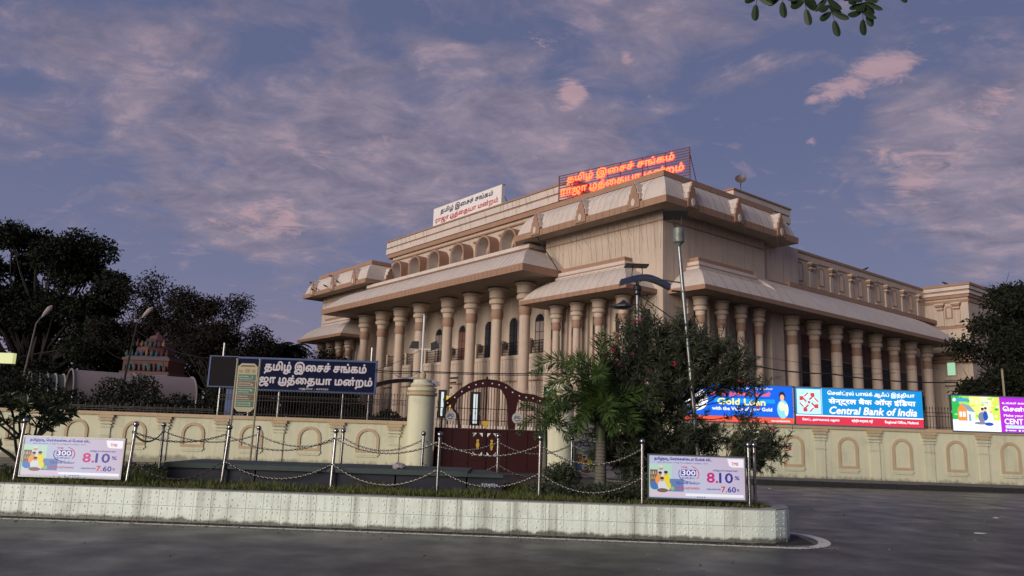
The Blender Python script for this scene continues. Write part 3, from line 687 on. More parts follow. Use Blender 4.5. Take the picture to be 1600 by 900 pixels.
for a in (2.62, 4.92, 7.12, 9.3):
    P = SIDE(0); mb = BM(); mb.prism([(a-.3, 0), (a+.3, 0), (a+.3, 11.16), (a-.3, 11.16)], P, -.2, .02); mb.build('pilaster', M_WALL, bld)
# side colonnade: recessed wall, dark windows enlarged to put its shade into colour, ledge
mb = BM(); ubox(mb, .55, .86, 17.0, 40.9, 0, 5.4); mb.build('lower_wall', M_WALL, bld)
for k in range(7):
    v = 18.3+3.27*k; P = SIDE(.55)
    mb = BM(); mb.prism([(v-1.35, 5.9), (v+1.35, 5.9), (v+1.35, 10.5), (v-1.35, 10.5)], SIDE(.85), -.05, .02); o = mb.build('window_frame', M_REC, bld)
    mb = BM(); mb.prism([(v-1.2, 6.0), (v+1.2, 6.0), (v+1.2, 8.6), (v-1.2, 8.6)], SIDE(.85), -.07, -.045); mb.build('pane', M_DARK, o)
    for q in (-.8, 0, .8): mb = BM(); mb.prism([(v+q-.36, 8.7), (v+q+.36, 8.7), (v+q+.36, 10.35), (v+q-.36, 10.35)], SIDE(.85), -.075, -.045); mb.build('shutter', M_SHUT, o)
    mb = BM(); mb.prism([(v-.7, 5.2), (v+.7, 5.2), (v+.7, 6.5), (v-.7, 6.5)], P, -.75, -.1); mb.build('air_conditioner', mat('dark_blue_cover', (.02, .028, .05), .5, var=.3), bld)
# balcony with railings
mb = BM(); ubox(mb, 11.8, 39.8, .75, 2.35, 7.75, 8.05); mb.build('balcony_slab', M_WALL, bld)
mb = BM(); ubox(mb, 11.8, 39.8, .80, 2.35, 0, 7.74); mb.build('plinth_wall', M_WALL, bld)
mb = BM(); ubox(mb, 11.8, 39.8, .66, .78, 5.9, 6.0); mb.build('string_course', M_TRIM, bld)
PW = [12.6]+[16.45, 20.0, 23.5, 28.1, 31.7, 35.2]+[39]
for i in range(7):
    a, b = PW[i]+.1, PW[i+1]-.1
    mb = BM(); mb.tube([(a, .9, 9.1), (b, .9, 9.1)], .035, 5); mb.tube([(a, .9, 8.15), (b, .9, 8.15)], .03, 5); mb.tube([(a, .9, 8.85), (b, .9, 8.85)], .02, 4); rl = mb.build('railing', M_IRON, bld)
    mb = BM(); x = a+.1
    while x < b:
        mb.tube([(x, .9, 8.15), (x, .9, 9.1)], .016, 4, cap=False)
        mb.tube([(x+.08+.07*math.cos(t), .9, 8.5+.17*math.sin(t)) for t in np.linspace(0, 2*PI, 9)], .014, 3, cap=False); x += .16
    o = mb.build('scrollwork', M_IRON, rl, fix=False); tag(o, kind='stuff')
    mb = BM(); ubox(mb, (a+b)/2-.12, (a+b)/2+.12, .78, 1.02, 8.05, 9.3); mb.build('railing_pier', M_WALL, bld)
# air conditioner boxes and dish antennas hung beside the upstairs windows
for u in (15.9, 19.4, 23.0, 27.3):
    mb = BM(); ubox(mb, u-.4, u+.4, 1.6, 2.05, 8.9, 9.5); o = mb.build('air_conditioner', mat('ac_grey', (.20, .17, .16), .6, var=.3), bld)
    mb = BM(); mb.lathe([(.22, -.01), (.22, .01)], (u-.1, 0, 0), 12); 
    mb = BM(); mb.prism(ell(u-.08, 9.2, .22, .22), FRONT(1.6), -.02, -.002); mb.build('fan_grille', M_BLACK, o)
# notice painted on the plinth wall
mb = BM(); ubox(mb, 24.1, 25.9, .755, .80, 5.0, 6.9); o = mb.build('notice_board', M_WALL, bld)
mb = BM()
for r_ in range(3):
    u = 25.6
    while u > 24.5-.3*(r_ == 0)+.5*(r_ == 2): w = random.uniform(.08, .2); ubox(mb, u-w, u, .73, .752, 6.4-.42*r_, 6.58-.42*r_); u -= w+.05
tag(mb.build('painted_words', M_BLACK, o), kind='stuff')
# ladder lashed to the eaves
lad = thing('wooden_ladder', 'dark wooden ladder leaning from the lower roof to the upper eave', 'ladder', (OX, OY, 0), -YAW)
p0 = Vector((9.5, -.75, 13.9)); p1 = Vector((11.5, -1.3, 16.9)); sdv = Vector((.22, .25, 0))
for sgn in (-1, 1):
    mb = BM(); mb.tube([p0+sdv*sgn, p1+sdv*sgn], .035, 5); mb.build('rail', M_BLACK, lad)
for k in range(1, 9):
    q = p0.lerp(p1, k/9); mb = BM(); mb.tube([q-sdv, q+sdv], .025, 4); mb.build('rung', M_BLACK, lad)

# ------------------------------------------------------------------ rooftop signs
def loc_uv(u, v, z=0):
    c, s_ = math.cos(-YAW), math.sin(-YAW); x, y = -u, v
    return (OX+c*x-s_*y, OY+s_*x+c*y, z)
rs = thing('rooftop_neon_sign', 'glowing red Tamil lettering on an open slatted frame on the corner roof', 'sign', loc_uv(11.6, 1.0, 20.23), -YAW+math.atan2(2.35, 11.23))
SW, SH = 11.47, 2.04
M_SLAT = mat('neon_glow_tinted_slat', (.12, .006, .010), .5, var=.2)  # red glow of the neon put into slat colour, slats widened for it
for i in range(11):
    mb = MB(); z = SH*i/10; mb.box(0, SW, -.02, .02, z-.032, z+.032); mb.build('slat', M_SLAT, rs)
for i in range(7):
    mb = MB(); x = SW*i/6; mb.box(x-.035, x+.035, .022, .08, -.8, SH+.03); mb.build('upright', M_SLAT, rs)
for i in range(4):
    mb = MB(); x = SW*(.5+i*1.83)/6; mb.tube([(x, .1, SH*.8), (x, 1.4, -.75)], .03, 5); mb.build('brace', M_SLAT, rs)
M_NEON = glow('neon_orange', (1.0, .15, .03), 2.6); M_NEONR = glow('neon_red_edge', (1.0, .008, .010), 8.0)
for body, a, b, z0, z1 in (('தமிழ் இசைச் சங்கம்', .08, .90, .56, .93), ('ராஜா முத்தையா மன்றம்', .03, .965, .08, .47)):
    text(body, a*SW, b*SW, z0*SH, z1*SH, -.10, M_NEONR, rs, 'letter_casing', bold=.085)
    text(body, a*SW, b*SW, z0*SH, z1*SH, -.13, M_NEON, rs, 'lettering', bold=.03)
ws = thing('rooftop_name_board', 'white name board with dark blue and red Tamil lines on the roof parapet', 'sign', loc_uv(31.6, 2.0, 22.07), -YAW)
mb = MB(); mb.box(0, 11.2, 0, .35, .06, 1.86); mb.build('board', mat('white_board', (.74, .70, .68), .6, var=.15), ws)
mb = MB(); mb.box(-.06, 11.26, .05, .40, .0, .06); mb.box(-.06, 11.26, .05, .4, 1.86, 1.92); mb.build('frame', M_FRAME, ws)
text('தமிழ் இசைச் சங்கம்', 1.3, 9.9, .98, 1.68, -.012, ink('ink_navy', (.015, .02, .09)), ws, bold=.03)
text('ராஜா முத்தையா மன்றம்', .45, 10.7, .15, .85, -.012, ink('ink_red', (.45, .02, .03)), ws, bold=.03)
for x in (.6, 5.6, 10.6):
    mb = MB(); mb.tube([(x, .4, 1.6), (x, 1.6, .0)], .03, 5); mb.build('brace', M_IRON, ws)
dsh = thing('satellite_dish', 'dark dish antenna tilted on the rear roof edge', 'dish', loc_uv(3.2, 13.6, 22.05), -YAW)
mb = MB(); mb.tube([(0, 0, -.1), (0, 0, .5), (.1, -.1, .7)], .035, 6); mb.build('mast', M_IRON, dsh)
mb = MB(); prof = [(.02, 0), (.2, .03), (.38, .10), (.45, .15), (.44, .17), (.36, .12), (.2, .05), (.02, .02)]; mb.lathe(prof, n=18); d_ = mb.build('reflector', mat('dish_paint', (.10, .075, .075), .5), dsh, smooth=True)
d_.location = (.1, -.15, .85); d_.rotation_euler = (R(66), 0, R(38))

# ------------------------------------------------------------------ boundary walls
def boundary_wall(label, x0, x1, Y, zb, zt, pils, arches, ar, az0, azt, thick=.3):
    t = thing('boundary_wall', label, 'wall', (0, Y, 0))
    mb = MB(); mb.box(x0, x1, 0, thick, zb, zt-.02); mb.build('wall_face', M_CREAM, t)
    x = x0
    while x < x1:
        mb = MB(); x2 = min(x+2.49, x1); mb.box(x+.004, x2-.004, -.09, thick+.06, zt-.14, zt); mb.build('coping', M_OCH, t); x = x2
    mb = MB(); mb.box(x0, x1, -.035, 0, zb, zb+.16); mb.build('plinth', M_CREAM, t)
    for a in pils:
        mb = MB(); h = zt-.145
        for (w, z0, z1, d, mi) in ((.34, h-.12, h, .13, 1), (.27, h-.17, h-.125, .08, 0), (.30, h-.25, h-.175, .12, 1), (.22, h-.30, h-.255, .06, 0), (.29, h-.38, h-.305, .11, 0), (.21, h-.43, h-.385, .05, 0), (.26, h-.52, h-.435, .09, 0), (.215, h-.86, h-.525, .05, 0), (.25, h-.9, h-.865, .07, 0), (.215, zb, h-.905, .05, 0)):
            mb.box(a-w, a+w, -d, .002, z0, z1-.003, mi)
        mb.build('pilaster', [M_CREAM, M_OCH], t)
    for a in arches:
        mb = MB(); arch_band(mb, I3, a, az0, azt-ar, ar, .12, -.045, .002, closed=True, n=14); o = mb.build('blind_arch', M_OCH, t)
        mb = MB(); mb.box(a-ar-.02, a+ar+.02, -.06, .002, az0-.1, az0-.003); mb.box(a-ar+.04, a+ar-.04, -.045, .002, az0-.17, az0-.103); mb.build('sill', M_CREAM, o)
    return t
DXL = 2.49
pl = [-4.86-2.49*k for k in range(15)]; al = [-6.0-2.51*k for k in range(14)]
boundary_wall('cream boundary wall with ochre blind arches running left from the round gate pillar', -45, -4.25, 34.0, -.1, 2.07, pl, al, .50, .68, 1.72)
pr = [11.6+2.44*k for k in range(-3, 18)]; arr = [12.85+2.43*k for k in range(-3, 17)]
boundary_wall('tall cream boundary wall with ochre blind arches under the lit bank hoardings', 2.7, 55, 35.3, .0, 2.52, pr, arr, .45, .66, 2.06)

def spear(h, r=.012):
    mb = MB(); mb.tube([(0, 0, 0), (0, 0, h)], r, 4, cap=False); mb.add([(-.03, 0, h), (0, -.01, h-.03), (.03, 0, h), (0, .01, h-.03), (0, 0, h+.10)], [(0,1,4), (1,2,4), (2,3,4), (3,0,4)])
    return mb
def fence(label, x0, x1, Y, z, h, step, scroll=True):
    t = thing('iron_fence', label, 'fence', (0, Y, z))
    p = spear(h).build('picket', M_IRON, t, fix=False); p.location = (x0, 0, 0); x = x0+step
    while x < x1: inst(p, t, (x, random.uniform(-.006, .006), random.uniform(-.01, .01))); x += step
    for zz_ in (.1, h*.62, h*.8):
        mb = MB(); mb.box(x0-.05, x1, -.015, .015, zz_-.012, zz_+.012); mb.build('rail', M_IRON, t)
    if scroll:
        mb = MB(); x = x0+step/2
        while x < x1: mb.tube([(x+.05*math.cos(q), 0, h*.71+.06*math.sin(q)) for q in np.linspace(0, 2*PI, 8)], .007, 3, cap=False); x += step
        tag(mb.build('scrollwork', M_IRON, t, fix=False), kind='stuff')
fence('tall dark spear topped fence under the blue name board, left of the gate pillar', -12.6, -4.45, 34.15, 2.07, 1.12, .125)
fence('low row of dark iron spikes on the wall left of the direction sign', -19, -12.8, 34.15, 2.07, .30, .30, False)
fence('dark spear topped iron fence on the right wall behind the lit hoardings', 3.0, 27, 35.6, 2.52, .95, .14, False)

# ------------------------------------------------------------------ gate
def gate_pillar(x, label):
    t = thing('gate_pillar', label, 'pillar', (x, 33.6, 0))
    mb = MB(); mb.lathe([(.60, -.1), (.60, .12), (.575, .14), (.57, 3.12), (.56, 3.16)], n=28); mb.build('shaft', M_CREAM, t, smooth=True)
    mb = MB(); mb.lathe([(.62, 3.161, 1), (.66, 3.2, 1), (.66, 3.3, 1), (.55, 3.33, 0), (.62, 3.38, 0), (.62, 3.5, 0), (.5, 3.53, 1), (.52, 3.62, 0), (.46, 3.7, 0), (.40, 3.72, 0), (.40, 3.84, 0), (.2, 3.88, 0), (.1, 3.9, 0)], n=28)
    mb.build('capital', [M_CREAM, M_OCH], t, smooth=True)
    mb = MB(); mb.lathe([(.06, 3.88), (.12, 3.92), (.15, 4.02), (.13, 4.12), (.05, 4.2), (.02, 4.24)], n=16); mb.build('finial', M_OCH, t, smooth=True)
    return t
gate_pillar(-3.72, 'round cream gate pillar at the left of the maroon gate carrying the floodlight mast')
gate_pillar(2.25, 'round cream gate pillar right of the maroon gate behind the palms')
g = thing('maroon_gate', 'arched maroon double gate with spear tips and gold emblems', 'gate', (0, 34.0, 0))
GX0, GX1, GC = -3.13, 1.72, -.95
cl = [(-3.15, 2.62), (-2.75, 2.82), (-2.4, 3.1), (-2.1, 3.38), (-1.75, 3.62), (-1.35, 3.78), (-.95, 3.84), (-.5, 3.8), (-.1, 3.66), (.25, 3.42), (.6, 3.28), (1.1, 3.24), (1.72, 3.02)]
def zc(x):
    for (a, za), (b, zb) in zip(cl, cl[1:]):
        if a <= x <= b: return za+(zb-za)*(x-a)/(b-a)
    return cl[-1][1]
for k, (a0, a1) in enumerate(((GX0, GC-.03), (GC+.03, GX1))):
    lf = MB(); lf.box(a0, a1, -.03, .03, .08, 1.86); leaf = lf.build('gate_leaf', M_MAROON, g)
    fr = MB()
    for z in (.1, .55, 1.8): fr.box(a0, a1, -.055, -.03, z-.03, z+.03)
    n_ = 3
    for i in range(n_+1):
        x = a0+(a1-a0)*i/n_; fr.box(max(a0, x-.04), min(a1, x+.04), -.06, -.031, .08, 1.84)
    fr.build('panel_rail', M_MAROON, leaf)
    x = a0+.07
    bar = None
    while x < a1-.03:
        top = zc(x)-.1; mb = MB(); mb.tube([(x, 0, 1.86), (x, 0, top)], .021, 4, cap=False); mb.build('bar', M_MAROON, leaf, fix=False)
        mb = MB(); mb.tube([(x, 0, zc(x)+.14), (x, 0, zc(x)+.27)], .013, 4, cap=False); mb.add([(x-.022, 0, zc(x)+.27), (x, -.01, zc(x)+.25), (x+.022, 0, zc(x)+.27), (x, .01, zc(x)+.25), (x, 0, zc(x)+.36)], [(0,1,4), (1,2,4), (2,3,4), (3,0,4)]); mb.build('spear_tip', M_OCH, leaf, fix=False)
        x += .118
    band = MB(); pts = [p for p in cl if a0-.01 < p[0] < a1+.01]+[(a1, zc(a1)) if k == 0 else (a1, zc(a1))]
    if k == 1: pts = [(a0, zc(a0))]+pts
    N = len(pts); hw = .17
    vs = []
    for d in (-.05, .05):
        vs += [(p[0], d, p[1]+hw) for p in pts]+[(p[0], d, p[1]-hw) for p in pts]
    fs = []
    for i in range(N-1): fs += [(i, i+1, N+i+1, N+i), (2*N+i, 3*N+i, 3*N+i+1, 2*N+i+1), (i, 2*N+i, 2*N+i+1, i+1), (N+i, N+i+1, 3*N+i+1, 3*N+i)]
    band.add(vs, fs); band.build('arch_band', M_MAROON, leaf)
    rv = MB(); x = a0+.2
    while x < a1: rv.box(x-.025, x+.025, -.065, -.05, zc(x)-.025, zc(x)+.025); x += .3
    rv.build('rivets', M_WHITE, leaf)
    wt = MB(); x = a0+.08
    while x < a1: wt.box(x-.022, x+.022, -.03, -.015, 1.87, 2.0); x += .145
    tag(wt.build('white_studs', M_WHITE, leaf), kind='stuff')
    dm = MB(); x = a0+.3
    while x < a1: dm.tube([(x, -.02, 2.62), (x+.04, -.02, 2.52), (x, -.02, 2.42), (x-.04, -.02, 2.52), (x, -.02, 2.62)], .009, 3, cap=False); x += .236
    dm.build('diamond_trim', M_OCH, leaf, fix=False)
    hb = MB(); hb.box(a0, a1, -.012, .012, 2.7, 2.73); hb.box(a0, a1, -.012, .012, 2.2, 2.23); hb.build('cross_rail', M_MAROON, leaf)
    c = GC+(-.30 if k == 0 else .30)
    em = MB(); flat(em, ell(c, 1.18, .075, .13, 12), -.064, 0); flat(em, ell(c, 1.36, .06, .06, 10), -.064, 0); flat(em, [(c-.05, 1.06), (c+.05, 1.06), (c+.03, .96), (c-.03, .96)], -.064, 0)
    em.build('gold_emblem', M_GOLD, leaf, fix=False)
    cn = MB()
    for sx in (-1, 1):
        for zz_, sz in ((1.68, -1), (.72, 1)):
            cn.add([(c+sx*.20, -.062, zz_), (c+sx*.05, -.062, zz_), (c+sx*.20, -.062, zz_+sz*.17)], [(0, 1, 2)])
            cn.add([(c+sx*.20+(-.6 if k == 0 else .6)*.6, -.062, zz_), (c+sx*.12+(-.6 if k == 0 else .6)*.6, -.062, zz_), (c+sx*.2+(-.6 if k == 0 else .6)*.6, -.062, zz_+sz*.15)], [(0, 1, 2)]) if (sx > 0) == (k == 0) else None
    cn.build('corner_ornament', M_WHITE, leaf, fix=False)
mb = MB(); mb.box(GC-.04, GC+.04, -.07, .02, .05, 4.1); mb.build('centre_post', M_MAROON, g)
mb = MB(); mb.prism([(.02, 1.87), (.32, 1.87), (.34, 2.6), (.45, 3.15), (.1, 3.45), (-.35, 3.6), (-.1, 3.2), (0, 2.6)], I3, -.06, -.035); mb.build('curved_bracket', M_MAROON, g)
mb = MB(); mb.prism([(-2.32, 2.7), (-2.1, 2.4), (-2.02, 1.87), (-2.12, 1.87), (-2.2, 2.3), (-2.45, 2.7), (-2.5, 3.0), (-2.2, 3.2)], I3, -.06, -.035); mb.build('curved_bracket', M_MAROON, g)
mb = MB(); flat(mb, [(GC-.14, 2.2), (GC+.14, 2.2), (GC+.15, 2.1), (GC+.08, 1.98), (GC, 1.86), (GC-.08, 1.98), (GC-.15, 2.1)], -.075); mb.build('gold_shield', M_GOLD, g, fix=False)
for i, x in enumerate((-2.46, .42)):
    t = thing('round_notice', ('round grey parking notice tied to the left half of the gate', 'round grey notice half hidden by the small palm on the gate')[i], 'sign', (x, 33.9, 2.36))
    mb = MB(); mb.prism(ell(0, 0, .235, .235, 22), I3, -.02, 0); mb.build('disc', mat('grey_disc', (.36, .36, .36), .6, var=.2), t)
    mb = MB()
    for p in ([(-.13, .02), (-.05, .10), (.02, .04), (.10, .09)], [(-.15, -.04), (-.02, .03), (.06, -.03), (.14, .01)], [(-.1, -.1), (.0, -.12), (.1, -.09)]):
        mb.tube([(a, -.026, b) for a, b in p], .014, 4)
    mb.build('swirl_mark', M_BLACK, t, fix=False)
# hall doors seen through the gate bars
for x, z, w, h, mm, nm, lb in ((-1.52, 2.1, .20, 1.35, glow('door_light', (.62, .72, .74), .9), 'lit_door_pane', 'narrow lit glass door pane seen through the gate'), (1.86, 3.3, .17, .5, glow('door_light2', (.5, .68, .78), .9), 'lit_window_pane', 'small lit pane right of the gate band'), (-3.05, 2.4, .12, 1.1, glow('door_light', (.62, .72, .74), .9), 'lit_window_pane', 'lit slit beside the left gate pillar')):
    t = thing(nm, lb, 'window', (x, 36.2, z)); mb = MB(); mb.box(-w/2-.14, w/2+.14, .01, .08, -.1, h+.1); mb.build('frame', M_BLACK, t)
    mb = MB(); mb.box(-w/2, w/2, -.01, .008, 0, h); mb.build('pane', mm, t)
    mb = MB(); mb.box(-.05, .05, .02, .07, -z, 0-.1); mb.build('post', M_BLACK, t)
t = thing('yellow_notice', 'small yellow board on a post behind the left gate leaf', 'sign', (-2.72, 35.6, 0))
mb = MB(); mb.box(-.11, .11, -.02, .02, 2.75, 3.3); mb.build('board', glow('yellow_lit', (.85, .6, .06), .7), t); mb = MB(); mb.box(-.03, .03, 0, .04, 0, 2.8); mb.build('post', M_GALV, t)
# floodlight mast on the left pillar
t = thing('floodlight_mast', 'slim white mast with two dark floodlights on the left gate pillar', 'mast', (-3.80, 33.6, 4.2))
mb = MB(); mb.tube([(0, 0, 0), (.0, 0, 2.45)], .045, 8); mb.build('pole', M_WHITE, t); mb = MB(); mb.tube([(-.55, 0, .98), (.62, 0, .98)], .03, 6); mb.build('cross_arm', M_WHITE, t)
for x, r_ in ((-.38, .2), (.55, -.5)):
    mb = MB(); mb.prism([(-.2, -.02), (.2, .02), (.16, .34), (-.12, .30)], I3, -.08, .06); o = mb.build('floodlight', M_BLACK, t); o.location = (x, 0, 1.0); o.rotation_euler = (0, r_*.6, 0)
mb = MB(); mb.sphere((0, 0, 2.5), .06, 8); mb.build('lamp_tip', M_GALV, t)

# ------------------------------------------------------------------ name board and other signs
t = thing('blue_name_board', 'long dark blue board with pale Tamil lettering on posts behind the wall', 'sign', (0, 34.62, 0))
M_NB = mat('navy_board', (.006, .010, .038), .8, var=.2, spec=.12); M_PALE = ink('pale_letter', (.55, .52, .56))
mb = MB(); mb.box(-12.05, -5.95, 0, .08, 3.25, 4.62); mb.build('board', M_NB, t)
mb = MB()
for a in ((-12.1, -5.9, 4.6, 4.68), (-12.1, -5.9, 3.20, 3.27)): mb.box(a[0], a[1], -.03, .1, a[2], a[3])
mb.box(-5.97, -5.89, -.035, .1, 3.2, 4.7); mb.build('frame', mat('blue_frame_paint', (.03, .06, .18), .5, var=.2), t)
text('தமிழ் இசைச் சங்கம்', -10.9, -6.38, 3.98, 4.52, -.01, M_PALE, t, bold=.045)
text('ராஜா முத்தையா மன்றம்', -11.65, -6.08, 3.42, 3.92, -.01, M_PALE, t, bold=.045)
text('மதுரை - 625020', -9.3, -8.0, 3.29, 3.39, -.01, M_PALE, t, bold=.02)
for x in (-11.5, -10.2, -7.35, -6.2):
    mb = MB(); mb.tube([(x, .14, 0), (x, .14, 3.3 if x < -6.3 else 5.3)], .045, 6); mb.build('post', M_GALV, t)
t = thing('blank_display_board', 'blank dark grey display board on a blue post left of the blue name board', 'sign', (0, 34.7, 0))
mb = MB(); mb.box(-13.35, -12.15, 0, .12, 3.35, 4.66); mb.build('panel', mat('blank_screen', (.016, .014, .016), .8, var=.2, spec=.1), t)
mb = MB(); mb.box(-13.42, -13.35, -.02, .13, 3.3, 4.7); mb.box(-13.35, -12.1, -.02, .13, 4.66, 4.7); mb.box(-13.35, -12.1, -.02, .13, 3.30, 3.35); mb.build('frame', mat('blue_frame_paint', (.03, .06, .18)), t)
mb = MB(); mb.box(-12.6, -12.2, .14, .4, 0, 3.5); mb.build('post', mat('blue_frame_paint', (.03, .06, .18)), t); mb = MB(); mb.tube([(-12.9, .2, 0), (-12.9, .2, 5.3)], .045, 6); mb.build('post', M_GALV, t)

t = thing('direction_sign', 'tall yellow framed direction sign with green and brown plates between two poles', 'sign', (-5.9, 17.6, 0))
for x in (-.27, .24):
    mb = MB(); mb.tube([(x-.02, 0, HI-.05), (x, 0, 3.12)], .024, 8); mb.build('pole', mat('yellowed_pole', (.30, .28, .19), .5, var=.3), t)
    mb = MB(); mb.sphere((x, 0, 3.13), .03, 8); mb.build('pole_cap', M_STEEL, t)
mb = MB(); mb.prism([(-.16, 1.96), (.13, 1.96), (.21, 2.04), (.21, 2.96), (.13, 3.04), (-.16, 3.04), (-.24, 2.96), (-.24, 2.04)], I3, -.03, .0); mb.build('panel', mat('cream_sign', (.40, .36, .23), .5, var=.15), t)
mb = MB(); mb.prism([(-.15, 3.0), (.12, 3.0), (.16, 2.965), (-.19, 2.965)], I3, -.034, -.03); mb.build('brown_strip', M_SHUT, t)
mb = MB()
for x, w, h in ((-.165, .045, .045), (-.02, .055, .065), (.12, .04, .055)): mb.box(x-w, x+w, -.034, -.03, 2.83, 2.83+h*1.4)
mb.build('picture', mat('tan_picture', (.34, .25, .12), .6, var=.5, vscale=40), t)
M_SG = mat('sign_green', (.008, .12, .07), .4, var=.1); M_SB = mat('sign_brown', (.12, .05, .025), .4, var=.1)
for i in range(5):
    z = 2.66-i*.148
    mb = MB(); mb.box(-.21, .18, -.036, -.03, z-.004, z+.132); pz = mb.build('plate', (M_SG, M_SB)[i % 2], t)
    mb = MB(); x = -.19
    for row in (0, 1):
        x = -.19; 
        while x < .03+.04*((i+row) % 3):
            w = random.uniform(.012, .035); mb.box(x, x+w, -.039, -.036, z+.072-row*.05, z+.076-row*.045+(.022 if row == 0 else .014)); x += w+.006
    tag(mb.build('faded_words', mat('sign_white', (.34, .38, .33), .5), pz), kind='stuff')
    a = MB()
    if i in (0, 4): a.add([(.10, -.04, z+.03), (.115, -.04, z+.03), (.115, -.04, z+.075), (.13, -.04, z+.075), (.1075, -.04, z+.105), (.085, -.04, z+.075), (.10, -.04, z+.075)], [tuple(range(7))])
    elif i == 3: a.tube([(.09, -.04, z+.03), (.09, -.04, z+.07), (.12, -.04, z+.09), (.15, -.04, z+.09)], .007, 4)
    else: a.add([(.15, -.04, z+.055), (.15, -.04, z+.07), (.115, -.04, z+.07), (.115, -.04, z+.085), (.08, -.04, z+.0625), (.115, -.04, z+.04), (.115, -.04, z+.055)], [tuple(range(7))])
    a.build('arrow', mat('sign_white', (.34, .38, .33), .5), pz, fix=False)

# bank rate panels on the island fence
def rate_panel(x0, x1, Y, z0, z1, label, lit=1.0):
    t = thing('bank_rate_panel', label, 'advert panel', (x0, Y, z0), 0, None); w = x1-x0; h = z1-z0; L_ = 'lit' if lit else 'dim'
    def G(n_, c): return glow(n_+'_'+L_, c, .78) if lit else ink(n_+'_'+L_, tuple(q*.35 for q in c))
    mb = MB(); mb.box(0, w, 0, .05, 0, h); mb.build('case', M_GALV, t)
    for a in ((-.02, w+.02, h, h+.025), (-.02, w+.02, -.025, 0)):
        mb = MB(); mb.box(a[0], a[1], -.015, .055, a[2], a[3]); mb.build('frame_rail', M_GALV, t)
    for a in ((-.02, 0), (w, w+.02)):
        mb = MB(); mb.box(a[0], a[1], -.015, .055, 0, h); mb.build('frame_rail', M_GALV, t)
    bgm = MATS.get('panel_bg_'+L_)
    if bgm is None:
        bgm = bpy.data.materials.new('panel_bg'); bgm.use_nodes = True; q = bgm.node_tree; b = q.nodes['Principled BSDF']
        tcn = nd(q, 'ShaderNodeTexCoord'); sp = nd(q, 'ShaderNodeSeparateXYZ'); q.links.new(tcn.outputs['Object'], sp.inputs[0])
        f = mth(q, 'ADD', mth(q, 'MULTIPLY', sp.outputs[0], .42), mth(q, 'MULTIPLY', sp.outputs[2], .35))
        c = ramp(q, f, [(0, (.40, .50, .68)), (.45, (.50, .52, .68)), (.8, (.53, .46, .60)), (1, (.50, .38, .54))])
        q.links.new(mixc(q, .6, c, (.1, .1, .12)), b.inputs['Base Color'])
        if lit: q.links.new(c, b.inputs['Emission Color']); b.inputs['Emission Strength'].default_value = .55
        MATS['panel_bg_'+L_] = bgm
    mb = MB(); mb.add([(0, -.002, 0), (w, -.002, 0), (w, -.002, h), (0, -.002, h)], [(0, 1, 2, 3)]); mb.build('print_sheet', bgm, t, fix=False)
    X = lambda f: f*w
    Z = lambda f: (1-f)*h
    navy, mag, red, wht = G('p_navy', (.04, .03, .28)), G('p_magenta', (.50, .02, .18)), G('p_red', (.55, .03, .09)), G('p_white', (.80, .80, .86))
    # family photo as plain generic figures
    cols = [G('p_sky', (.42, .62, .52)), G('p_shelf', (.16, .11, .09)), G('p_sofa', (.12, .20, .40)), G('p_skin', (.50, .27, .19)), G('p_yel', (.72, .60, .05)), G('p_blue', (.07, .16, .45)), G('p_wh2', (.62, .62, .66)), G('p_hair', (.025, .02, .02)), G('p_floor', (.62, .50, .60)), G('p_green', (.25, .45, .15)), G('p_org', (.70, .30, .08))]
    mb = MB(); y = -.004
    def E_(cx, cz, rx, rz, mi, lay=0): flat(mb, ell(X(cx), Z(cz), rx*w, rz*h, 12), y-.0008*lay, mi)
    def Q(x0_, z0_, x1_, z1_, mi, lay=0): mb.add([(X(x0_), y-.0008*lay, Z(z1_)), (X(x1_), y-.0008*lay, Z(z1_)), (X(x1_), y-.0008*lay, Z(z0_)), (X(x0_), y-.0008*lay, Z(z0_))], [(0, 1, 2, 3)], mi)
    Q(.0, .20, .24, .86, 0); Q(.01, .34, .09, .7, 1, 1); Q(.11, .55, .36, .85, 2, 1); Q(0, .86, .38, .97, 8, 1)
    for zz_ in (.44, .55): Q(.015, zz_, .085, zz_+.012, 10, 2)
    for i in range(6): E_(.02+i*.012, .41+.11*(i % 2), .005, .03, (9, 10, 6)[i % 3], 2)
    E_(.125, .30, .022, .055, 3, 3); E_(.125, .265, .024, .03, 6, 4); E_(.13, .42, .042, .09, 6, 2)         # grey haired figure behind
    E_(.115, .44, .018, .045, 3, 5); E_(.115, .41, .02, .03, 7, 6); E_(.10, .58, .036, .12, 10, 4); E_(.06, .72, .05, .10, 5, 3)
    E_(.175, .42, .018, .045, 3, 5); E_(.175, .395, .021, .032, 7, 6); E_(.18, .55, .038, .13, 4, 4); E_(.2, .72, .03, .1, 4, 3)
    E_(.135, .57, .019, .048, 3, 8); E_(.135, .54, .021, .03, 7, 9); E_(.135, .71, .045, .12, 6, 7); E_(.14, .83, .06, .05, 1, 8); E_(.175, .80, .03, .07, 6, 7)
    E_(.245, .78, .02, .05, 9, 3)
    mb.build('family_picture', cols, t, fix=False)
    text('தமிழ்நாடு மெர்க்கன்டைல் பேங்க் லிட்.', X(.055), X(.66), Z(.125), Z(.03), -.004, navy, t, bold=.04)
    text('பதிவு அலுவலகம் : 57, வி.இ. ரோடு, தூத்துக்குடி, தமிழ்நாடு - 628 002', X(.085), X(.62), Z(.185), Z(.14), -.004, navy, t, bold=.0)
    mb = MB(); flat(mb, [(X(.82), Z(.03)), (X(.99), Z(.03)), (X(.99), Z(.23)), (X(.87), Z(.23)), (X(.84), Z(.2))], -.004); mb.build('logo_tab', wht, t, fix=False)
    text('TMB', X(.865), X(.935), Z(.185), Z(.11), -.006, red, t, bold=.03)
    text('TMB', X(.335), X(.40), Z(.29), Z(.245), -.006, red, t, bold=.03)
